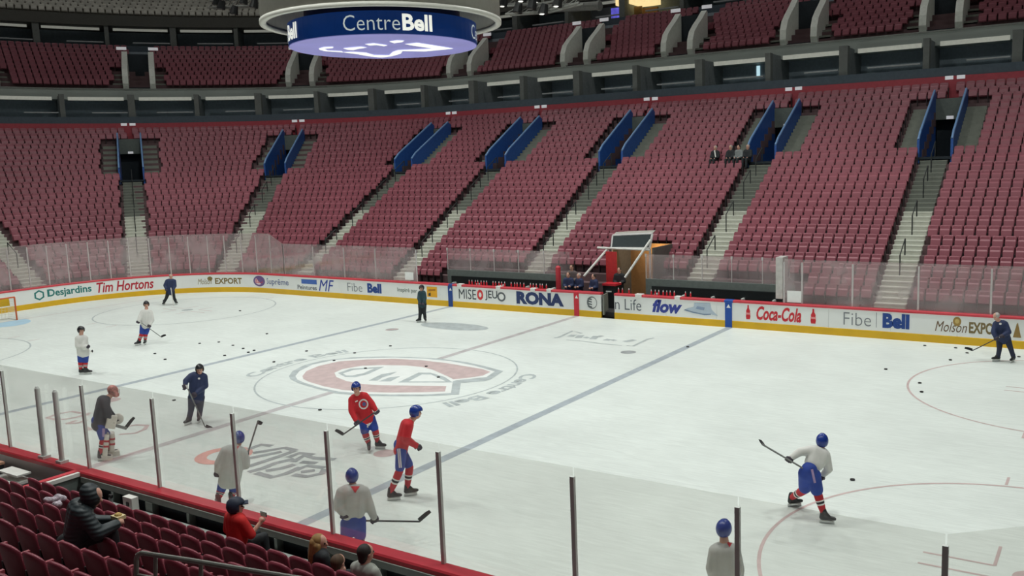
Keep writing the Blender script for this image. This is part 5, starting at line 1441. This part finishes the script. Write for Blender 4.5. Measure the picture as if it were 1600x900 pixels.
soft('trapper', [('e', gj['haL'] + f.d(1, 0, 0) * 0.06, (0.13, 0.07, 0.15), (f.d(1, 0, 0), f.d(0, 1, 0), UP)), ('c', gj['haL'], 0.07, gj['haL'].lerp(gj['elL'], 0.4), 0.07)], 0.016, M_padw, f.o)
stick('goaltender stick with wide paddle held in front of the pads', f.J(170, 662, -0.3), f.J(198, 669.5, -0.2), f.J(210.5, 652.5, -0.15), M_stickg, paddle=0.4)
# coach far left by the boards
FIG['coachf'] = f = player('coach in navy jacket standing by the far left advert boards', (265, 476),
    dict(head=(267, 432, 0), neck=(267, 436, 0), shL=(261, 439, 0), shR=(272.5, 439, 0), elL=(257.5, 446, -0.05), haL=(260, 452.5, -0.2), elR=(273.5, 447, -0.05), haR=(269.5, 454, -0.25), hipL=(263, 456, 0), hipR=(269.5, 456, 0), knL=(260, 465.5, -0.03), knR=(272, 465.5, -0.03)),
    dict(anL=(257.5, 0), anR=(274, 0)), dict(L=(-0.4, -1), R=(0.4, -1)), (0, -1, -0.1), M_jkt, helm=None, pants=M_pblk, shorts=False, show=True, k=1.0)
soft('hair', [('e', f.j['head'] + UP * 0.045 + f.F * 0.02, (0.102, 0.114, 0.1), (f.R, f.F, UP))], 0.018, HAIR['grey'], f.o)
stick('hockey stick of the coach by the far left boards', f.J(267, 450, -0.25), f.J(272.5, 484, -0.9), f.J(275, 486, -1.0), M_stickw)
# two white jerseys far left
FIG['wl'] = f = player('skater in white jersey and dark helmet with stick, left of the far circle', (220, 539),
    dict(head=(228.7, 476, 0), neck=(228.5, 483, 0), shL=(222.5, 488, 0), shR=(235, 488, 0), elL=(218.5, 496, -0.1), haL=(216, 503, -0.2), elR=(238, 500, -0.05), haR=(233.5, 509, -0.2), hipL=(223.5, 509, 0), hipR=(231, 509, 0), knL=(221.5, 521.5, -0.05), knR=(227.5, 522, -0.05)),
    dict(anL=(218.3, 0), anR=(226.8, 0)), dict(L=(-0.8, -0.5), R=(-0.3, -1)), (0, -1, -0.1), M_hjb, helm=M_hblk, grips=dict(L=(0.8, 0, -0.5), R=(0.8, 0, -0.5)), hem=0.08, show=True)
stick('hockey stick slanting right from the white-jerseyed skater at left', f.J(217, 501.5, -0.25), f.J(252.5, 527, -0.35), f.J(259.5, 524, -0.35), M_stickg)
FIG['wl2'] = f = player('skater in white jersey and dark helmet standing farthest left', (131, 585),
    dict(head=(126.7, 516.5, 0), neck=(128, 523.5, 0), shL=(121.5, 529, 0.05), shR=(133.5, 529, -0.05), elL=(121.5, 541, -0.05), haL=(133, 542, -0.2), elR=(131, 542.5, -0.2), haR=(137.5, 541.5, -0.3), hipL=(126, 551, 0.03), hipR=(134, 551, -0.03), knL=(126, 566, 0), knR=(133.5, 566.5, 0)),
    dict(anL=(127.5, 0.05), anR=(133.8, -0.05)), dict(L=(0.9, -0.4), R=(0.9, -0.4)), (0.6, -0.8, -0.1), M_hjb, helm=M_hblk, grips=dict(L=(0.3, 0.9, 0), R=(0.3, 0.9, 0)), hem=0.1, k=1.06, pk=0.92, show=True)
stick('hockey stick held out by the skater farthest left', f.J(132, 540, -0.25), f.J(143.5, 551, 0.95), f.J(144.5, 549, 1.2), M_stickw)
# official-looking coach by the far blue line
FIG['coachb'] = f = player('coach in dark teal tracksuit standing by the far left blue line', (660.5, 503),
    dict(head=(658.7, 450.5, 0), neck=(659, 455, 0), shL=(655.8, 458, 0.08), shR=(662.6, 458, -0.05), elL=(654.5, 466.5, -0.05), haL=(657, 474, -0.2), elR=(664, 466.5, -0.1), haR=(661.5, 474.5, -0.25), hipL=(657.2, 475.5, 0.03), hipR=(662.5, 475.5, -0.03), knL=(656.7, 487.5, -0.03), knR=(663, 487, -0.03)),
    dict(anL=(656.3, 0), anR=(664.3, 0)), dict(L=(-0.7, -0.6), R=(0.2, -1)), (-0.5, -0.8, -0.05), M_teal, helm=M_hblk, pants=M_pblk, shorts=False, show=True, helm_name='cap')
# coach at the far right
FIG['coachr'] = f = player('coach in navy jacket bending over a stick by the far right boards', (1571, 565),
    dict(head=(1556.5, 494.5, -0.15), neck=(1560, 501.5, -0.1), shL=(1556, 506.5, -0.05), shR=(1570.5, 506.5, 0.0), elL=(1552.5, 519, -0.2), haL=(1556.5, 529, -0.3), elR=(1576, 519, -0.1), haR=(1565, 525.5, -0.3), hipL=(1562, 529, 0.08), hipR=(1573.5, 528.5, 0.08), knL=(1561.5, 545.5, -0.02), knR=(1579.5, 545.5, -0.02)),
    dict(anL=(1560.5, 0), anR=(1582, 0)), dict(L=(-0.8, -0.5), R=(-0.4, -0.9)), (-0.6, -0.7, -0.35), M_jkt, helm=None, grips=dict(L=(-0.8, 0, -0.4), R=(-0.8, 0, -0.4)), pants=M_pnavy, shorts=False, show=True, k=1.1)
soft('hair', [('e', f.j['head'] + UP * 0.045 + f.R * 0.02, (0.104, 0.112, 0.1), (f.R, f.F, UP))], 0.018, HAIR['grey'], f.o)
stick('hockey stick reaching left from the coach at the far right', f.J(1566, 525, -0.32), f.J(1519, 548, -0.35), f.J(1507, 544.5, -0.35))

# ------------------------------------------------------------------ staff on the bench
def stander(label, x, y, z, yaw, h=1.78, top=M_jkt, bot=M_pblk, hair='dark', cap=None, vox=0.024):
    fg = Fig(label, (x, y, z), vox=vox)
    fc = Vector((math.sin(yaw), -math.cos(yaw), 0)); sd = fc.cross(UP); k = h / 1.78; B = Vector((x, y, z))
    P = lambda s_, f_, u_: B + sd * (s_ * k) + fc * (f_ * k) + UP * (u_ * k)
    j = dict(head=P(0, 0.03, 1.66), neck=P(0, 0, 1.5), shL=P(-0.18, 0, 1.42), shR=P(0.18, 0, 1.42), elL=P(-0.24, 0.03, 1.14), elR=P(0.24, 0.03, 1.14), haL=P(-0.1, 0.24, 1.1), haR=P(0.1, 0.22, 1.06), hipL=P(-0.09, 0, 0.94), hipR=P(0.09, 0, 0.94), knL=P(-0.1, 0.03, 0.5), knR=P(0.1, 0.03, 0.5), anL=P(-0.11, 0, 0.1), anR=P(0.11, 0, 0.1))
    fg.j = j
    body_core(fg, j, fc, hands=dict(L=sd, R=sd)); torso_wear(fg, j, top, 'jacket', 0.95); leg_wear(fg, j, bot, 'trousers', True, 0.9)
    for q in 'LR': soft('shoe', [('c', j['an' + q] - UP * 0.045 * k, 0.05, j['an' + q] - UP * 0.05 * k + fc * 0.15, 0.045)], 0.018, M_boot, fg.o)
    face_bits(fg, j['head'], fc)
    if cap: helmet(fg, j['head'], fc, cap, name='cap')
    else: soft('hair', [('e', j['head'] + UP * 0.045 - fc * 0.02, (0.104, 0.116, 0.1), (sd, fc, UP))], 0.018, HAIR[hair], fg.o)
    return fg
stander('staff member in navy jacket at the left of the bench group', -0.98, 13.85, 0.25, 0.3, 1.7, hair='brown')
stander('staff member in navy jacket in the middle of the bench group', -0.45, 14.0, 0.25, -0.2, 1.66, hair='grey')
stander('staff member in navy jacket at the right of the bench group', 0.45, 13.9, 0.25, -0.3, 1.66, hair='dark')
stander('tall person in grey top behind the bench staff', -1.2, 14.55, 0.25, 0.2, 2.0, top=mat('top_greybrown', (104, 92, 92), 0.8), hair='brown')
stander('person in black by the red banner at the tunnel', 1.25, 15.0, 0.25, 0.2, 1.9, top=M_pblk, hair='dark')
stander('person in maroon top behind the far right glass', 19.35, 14.3, 0.1, 0.0, 1.78, top=mat('top_maroon', (150, 60, 70), 0.8), hair='brown')

# ------------------------------------------------------------------ spectators
def sitter(label, x, y, z, face, jd, top, bot=M_pblk, hair=None, cap=None, vox=0.02, topname='top', k=0.92, short=False, hands=True, hs=1.0, wear=True, headface=None):
    """x,y,z = seat point (under the pelvis); jd = offsets (across, forward, up) for upper body"""
    fg = Fig(label, (x, y, z), vox=vox); fc = Vector(face).normalized(); sd = fc.cross(UP); B = Vector((x, y, z))
    P = lambda s_, f_, u_: B + sd * s_ + fc * f_ + UP * u_
    base = dict(head=(0, 0.02, 0.78), neck=(0, 0, 0.63), shL=(-0.18, 0, 0.55), shR=(0.18, 0, 0.55), elL=(-0.24, 0.08, 0.28), elR=(0.24, 0.08, 0.28), haL=(-0.1, 0.33, 0.22), haR=(0.1, 0.33, 0.22), hipL=(-0.09, 0, 0.1), hipR=(0.09, 0, 0.1), knL=(-0.11, 0.42, 0.12), knR=(0.11, 0.42, 0.12), anL=(-0.11, 0.45, -0.3), anR=(0.11, 0.45, -0.3))
    base.update(jd); j = {q: P(*v) for q, v in base.items()}; fg.j = j
    hf = (sd * headface[0] + fc * headface[1] + UP * headface[2]).normalized() if headface else fc
    body_core(fg, j, hf, hands=dict(L=sd, R=sd) if hands else None, headscale=hs, k=0.9)
    fg.top = torso_wear(fg, j, top, topname, k, short=short); leg_wear(fg, j, bot, 'trousers', True, 0.85)
    for q in 'LR': soft('shoe', [('c', j['an' + q] - UP * 0.04, 0.045, j['an' + q] - UP * 0.045 + fc * 0.14, 0.04)], 0.018, M_boot, fg.o)
    face_bits(fg, j['head'], hf, hs)
    hsd = hf.cross(UP).normalized()
    if hair: soft('hair', [('e', j['head'] + UP * 0.04 * hs - hf * 0.03, (0.106 * hs, 0.116 * hs, 0.112 * hs), (hsd, hf, UP)), ('c', j['head'] - hf * 0.05 - UP * 0.02, 0.085 * hs, j['head'] - hf * 0.06 - UP * 0.08, 0.07 * hs)], 0.014, HAIR[hair], fg.o)
    if cap:
        helmet(fg, j['head'], hf, cap, 1.0, 'cap'); c = j['head'] + UP * 0.06 + hf * 0.14
        MB().box(c, (0.17, 0.12, 0.015), (hsd, hf, hsd.cross(hf))).build('cap_peak', cap, fg.o)
    return fg
ICE = (0, 1, 0)
# dark padded jacket, near left, leaning over a snack
q = at_y(122, 868, -17.02)
M_puff = mat('jacket_puffer', (40, 50, 54), 0.55, 0.15, 4.0, 0.3, bscale=14)
def quilt(m):
    nt = m.node_tree; b = nt.nodes['Principled BSDF']; tc = nt.nodes.new('ShaderNodeTexCoord')
    wv = nt.nodes.new('ShaderNodeTexWave'); wv.bands_direction = 'Z'; wv.inputs['Scale'].default_value = 5.5; wv.inputs['Distortion'].default_value = 1.2
    bn = nt.nodes.new('ShaderNodeBump'); bn.inputs['Strength'].default_value = 0.35; bn.inputs['Distance'].default_value = 0.02
    nt.links.new(tc.outputs['Object'], wv.inputs['Vector']); nt.links.new(wv.outputs['Fac'], bn.inputs['Height']); nt.links.new(bn.outputs['Normal'], b.inputs['Normal'])
quilt(M_puff)
fj = sitter('person in dark hooded puffer jacket leaning over in the near seats', q.x, -17.02, 2.5, (0.5, 1, 0), dict(head=(0.1, 0.24, 0.66), neck=(0.06, 0.16, 0.56), shL=(-0.19, 0.06, 0.48), shR=(0.21, 0.1, 0.48), elL=(-0.28, 0.2, 0.2), elR=(0.3, 0.24, 0.22), haL=(0.0, 0.5, 0.24), haR=(0.16, 0.52, 0.26)), M_puff, topname='puffer_jacket', k=1.08, headface=(0.5, 0.8, -0.3))
hc = fj.j['head']; hf_ = Vector((0.9, 0.6, -0.3)).normalized()
soft('hood', [('e', hc - hf_ * 0.025 + UP * 0.03, (0.14, 0.14, 0.15), (hf_.cross(UP).normalized(), hf_, UP)), ('c', hc - UP * 0.1 - hf_ * 0.05, 0.1, fj.j['neck'], 0.12)], 0.016, M_puff, fj.o)
sn = (fj.j['haL'] + fj.j['haR']) / 2 + UP * 0.06
o = empty('snack_tray', sn, 'pale paper snack tray held by the person in the puffer jacket', 'snack')
MB().box(sn, (0.16, 0.12, 0.05)).build('tray', mat('tray_pale', (212, 196, 150), 0.7, 0.1), o); MB().sphere(sn + UP * 0.03, (0.06, 0.045, 0.03), n=10, k=6).build('food', mat('food_tan', (190, 160, 90), 0.7, 0.3, 30), o)
# red shirt with cap
q = at_y(370, 832, -14.05)
fr_ = sitter('person in red shirt and dark cap in the front near row', q.x, -14.05, 1.1, (0.12, 1, 0), dict(head=(0.0, 0.02, 0.74), elL=(-0.27, 0.0, 0.3), haL=(-0.16, 0.26, 0.22), elR=(0.26, 0.1, 0.3), haR=(0.27, 0.32, 0.48)), mat('shirt_red', (206, 40, 40), 0.8, 0.12, 8, 0.2), short=True, cap=mat('cap_navy', (36, 46, 66), 0.6), headface=(0.5, 0.85, 0.0))
o = empty('phone', fr_.j['haR'] + UP * 0.08, 'dark phone held up by the person in the red shirt', 'phone'); MB().box(fr_.j['haR'] + UP * 0.09 + Vector((0, 0.03, 0)), (0.15, 0.01, 0.075)).build('phone_body', M_black, o); MB().box(fr_.j['haR'] + UP * 0.09 + Vector((0, 0.022, 0)), (0.135, 0.006, 0.062)).build('phone_screen', mat('phone_screen', (120, 132, 120), 0.3, 0.2, 40, emit=0.2), o)
# woman, child and man
q = at_y(499, 885, -14.05)
fw_ = sitter('person with long fair hair in the front near row', q.x, -14.05, 0.9, (0.3, 1, 0), dict(head=(0.02, 0.03, 0.72)), M_pblk, hair='blond', headface=(0.8, 0.6, 0))
hh = fw_.j['head']; soft('long_hair', [('c', hh + Vector((-0.05, -0.06, 0.02)), 0.085, hh + Vector((-0.07, -0.1, -0.2)), 0.075), ('c', hh + Vector((-0.07, -0.1, -0.2)), 0.075, hh + Vector((-0.05, -0.1, -0.36)), 0.04), ('c', hh + Vector((0.03, -0.08, -0.02)), 0.06, hh + Vector((0.02, -0.12, -0.26)), 0.045)], 0.014, HAIR['blond'], fw_.o)
q = at_y(529, 898, -14.05)
sitter('child with brown hair between the fair-haired person and the man', q.x, -14.05, 0.76, ICE, dict(head=(0, 0.02, 0.63), neck=(0, 0, 0.5), shL=(-0.13, 0, 0.43), shR=(0.13, 0, 0.43), elL=(-0.17, 0.08, 0.24), elR=(0.17, 0.08, 0.24)), M_navy, hair='brown', k=0.75, hs=0.95)
q = at_y(571, 905, -14.05)
sitter('person with dark hair in pale grey shirt in the front near row', q.x, -14.05, 0.86, ICE, dict(head=(0.02, 0.03, 0.8), knR=(0.34, 0.4, 0.2)), mat('shirt_grey', (160, 164, 156), 0.8, 0.08), bot=mat('jeans_pale', (130, 146, 160), 0.8, 0.1), hair='dark', headface=(0.35, 0.9, 0))
# four small figures in the far stand
for x, k_, lab, top in ((2.36, 15, 'left one of the people in the far seats, with a pale scarf', M_pblk), (3.28, 15, 'dark-clad person second of the group in the far seats', M_pblk), (3.75, 15, 'small person third of the group in the far seats', M_suitep), (4.28, 15, 'right one of the people in the far seats, nearest the blue wall', M_pblk)):
    y_ = HY + rowD(k_) + 0.32; sp = sitter(lab, x, y_, rowZ(k_) + 0.42, (-0.1, -1, 0), {}, top, hair='grey' if x != 3.75 else 'dark', vox=0.03, hands=False)
    if x < 2.5: soft('scarf', [('c', sp.j['neck'] + Vector((0.02, -0.16, 0)), 0.05, sp.j['neck'] + Vector((0.12, -0.22, -0.42)), 0.045)], 0.03, M_white, sp.o)
run_jobs()
# prints on the garments
f = FIG['redf']
decal(f.jersey, 568, 631.5, 7.6, 8.0, M_sockw, 'crest', f.o); decal(f.jersey, 568, 631.5, 5.4, 5.8, M_hjr, 'crest_ring', f.o, lift=0.014); decal(f.jersey, 569, 631.5, 2.8, 3.2, mat('crest_blue', (90, 96, 150), 0.6), 'crest_mark', f.o, lift=0.018)
decal(f.jersey, 557, 627, 2.2, 0.9, M_sockw, 'shoulder_mark', f.o, 'r', -0.4)
decal(f.pants, 574.5, 662, 1.2, 6, M_sockw, 'pants_stripe', f.o, 'r')
f = FIG['redp']
decal(f.pants, 624.3, 716, 2.4, 15, M_sockw, 'pants_stripe', f.o, 'r', -0.09); decal(f.pants, 624.3, 716, 0.8, 15, mat('stripe_lilac', (176, 150, 190), 0.7), 'pants_stripe_centre', f.o, 'r', -0.09, lift=0.014)
decal(f.helm, 649, 639, 2, 1.5, M_sockw, 'helmet_mark', f.o) if False else None
f = FIG['skater']
decal(f.pants, 1271, 744, 1.8, 11, mat('stripe_lilac', (176, 150, 190), 0.7), 'pants_stripe', f.o, 'r', -0.22)
f = FIG['nearw']; decal(f.jersey, 555, 765, 7.5, 5.5, M_hjr, 'collar', f.o, 't')
f = FIG['stickup']; decal(f.jersey, 369, 701, 5, 4, M_hjr, 'collar', f.o, 't')
f = FIG['cut']; decal(f.jersey, 1140, 851, 5, 4, M_hjr, 'collar', f.o, 't')
f = FIG['goalie']; decal(f.pants, 162, 676, 2.2, 6.5, mat('stripe_lilac', (176, 150, 190), 0.7), 'pants_stripe', f.o, 'r')
f = FIG['coachn']; decal(f.jersey, 311, 591.5, 1.8, 1.6, M_sockw, 'chest_badge', f.o)
f = FIG['coachr']; decal(f.jersey, 1563, 506, 2, 1.8, M_sockw, 'chest_badge', f.o)

# ------------------------------------------------------------------ pucks
pme = MB().tube((0, 0, 0.0), (0, 0, 0.026), 0.06, 0.06, 14).mesh('puck'); pme.materials.append(M_black)
PUCKS = [(242, 553, 'left of the upright skater, farther one'), (258, 562, 'left blue-line side, right of the far left skaters'), (312, 537, 'leftmost of the cluster behind the left blue line'), (342, 535, 'second in the cluster behind the left blue line'), (364, 540, 'third in the cluster behind the left blue line'), (380, 545, 'fourth in the cluster behind the left blue line'),
         (388, 551, 'lowest right of the cluster behind the left blue line'), (397, 548, 'rightmost of the cluster behind the left blue line'), (351, 556, 'closest to the left blue line'), (417, 522, 'alone beyond the left blue line'), (375, 486, 'far, inside the left faceoff circle'), (428, 566, 'beside the ice lettering at upper left'), (479, 549, 'long one above the ice lettering'),
         (522, 564, 'upper left edge of the centre emblem'), (554, 552, 'above the centre emblem'), (610, 541, 'above the centre circle'), (571, 576, 'inside the left half of the emblem'), (666, 573, 'on the upper red band of the emblem'), (685, 590, 'inside the right half of the emblem'), (500, 641, 'below the emblem on the centre circle'), (272, 626, 'left of the navy-clad coach'),
         (1332, 750.5, 'just right of the striding skater'), (1384, 577.5, 'left of the far right circle'), (1437, 599, 'inside the far right circle, upper one'), (1440, 613, 'inside the far right circle, lower one'), (1485, 563, 'before the far right boards, nearest the circle'), (1445, 540.5, 'at the foot of the far right boards, left one'), (1493, 544, 'at the foot of the far right boards, middle one'), (1511, 552, 'under the bending coach\'s stick'), (1592, 558, 'right of the bending coach\'s skates'), (1074.5, 542.5, 'on the right blue line'), (71, 474, 'by the left end boards')]
for u, v, lab in PUCKS:
    p = at_z(u, v, 0.0); o = bpy.data.objects.new('puck', pme); C.objects.link(o); o.location = (p.x, p.y, 0.007); o.scale = (0.92, 0.92, 1.0)
    tag(o, 'black puck on the ice, ' + lab, 'puck', 'pucks on the ice')
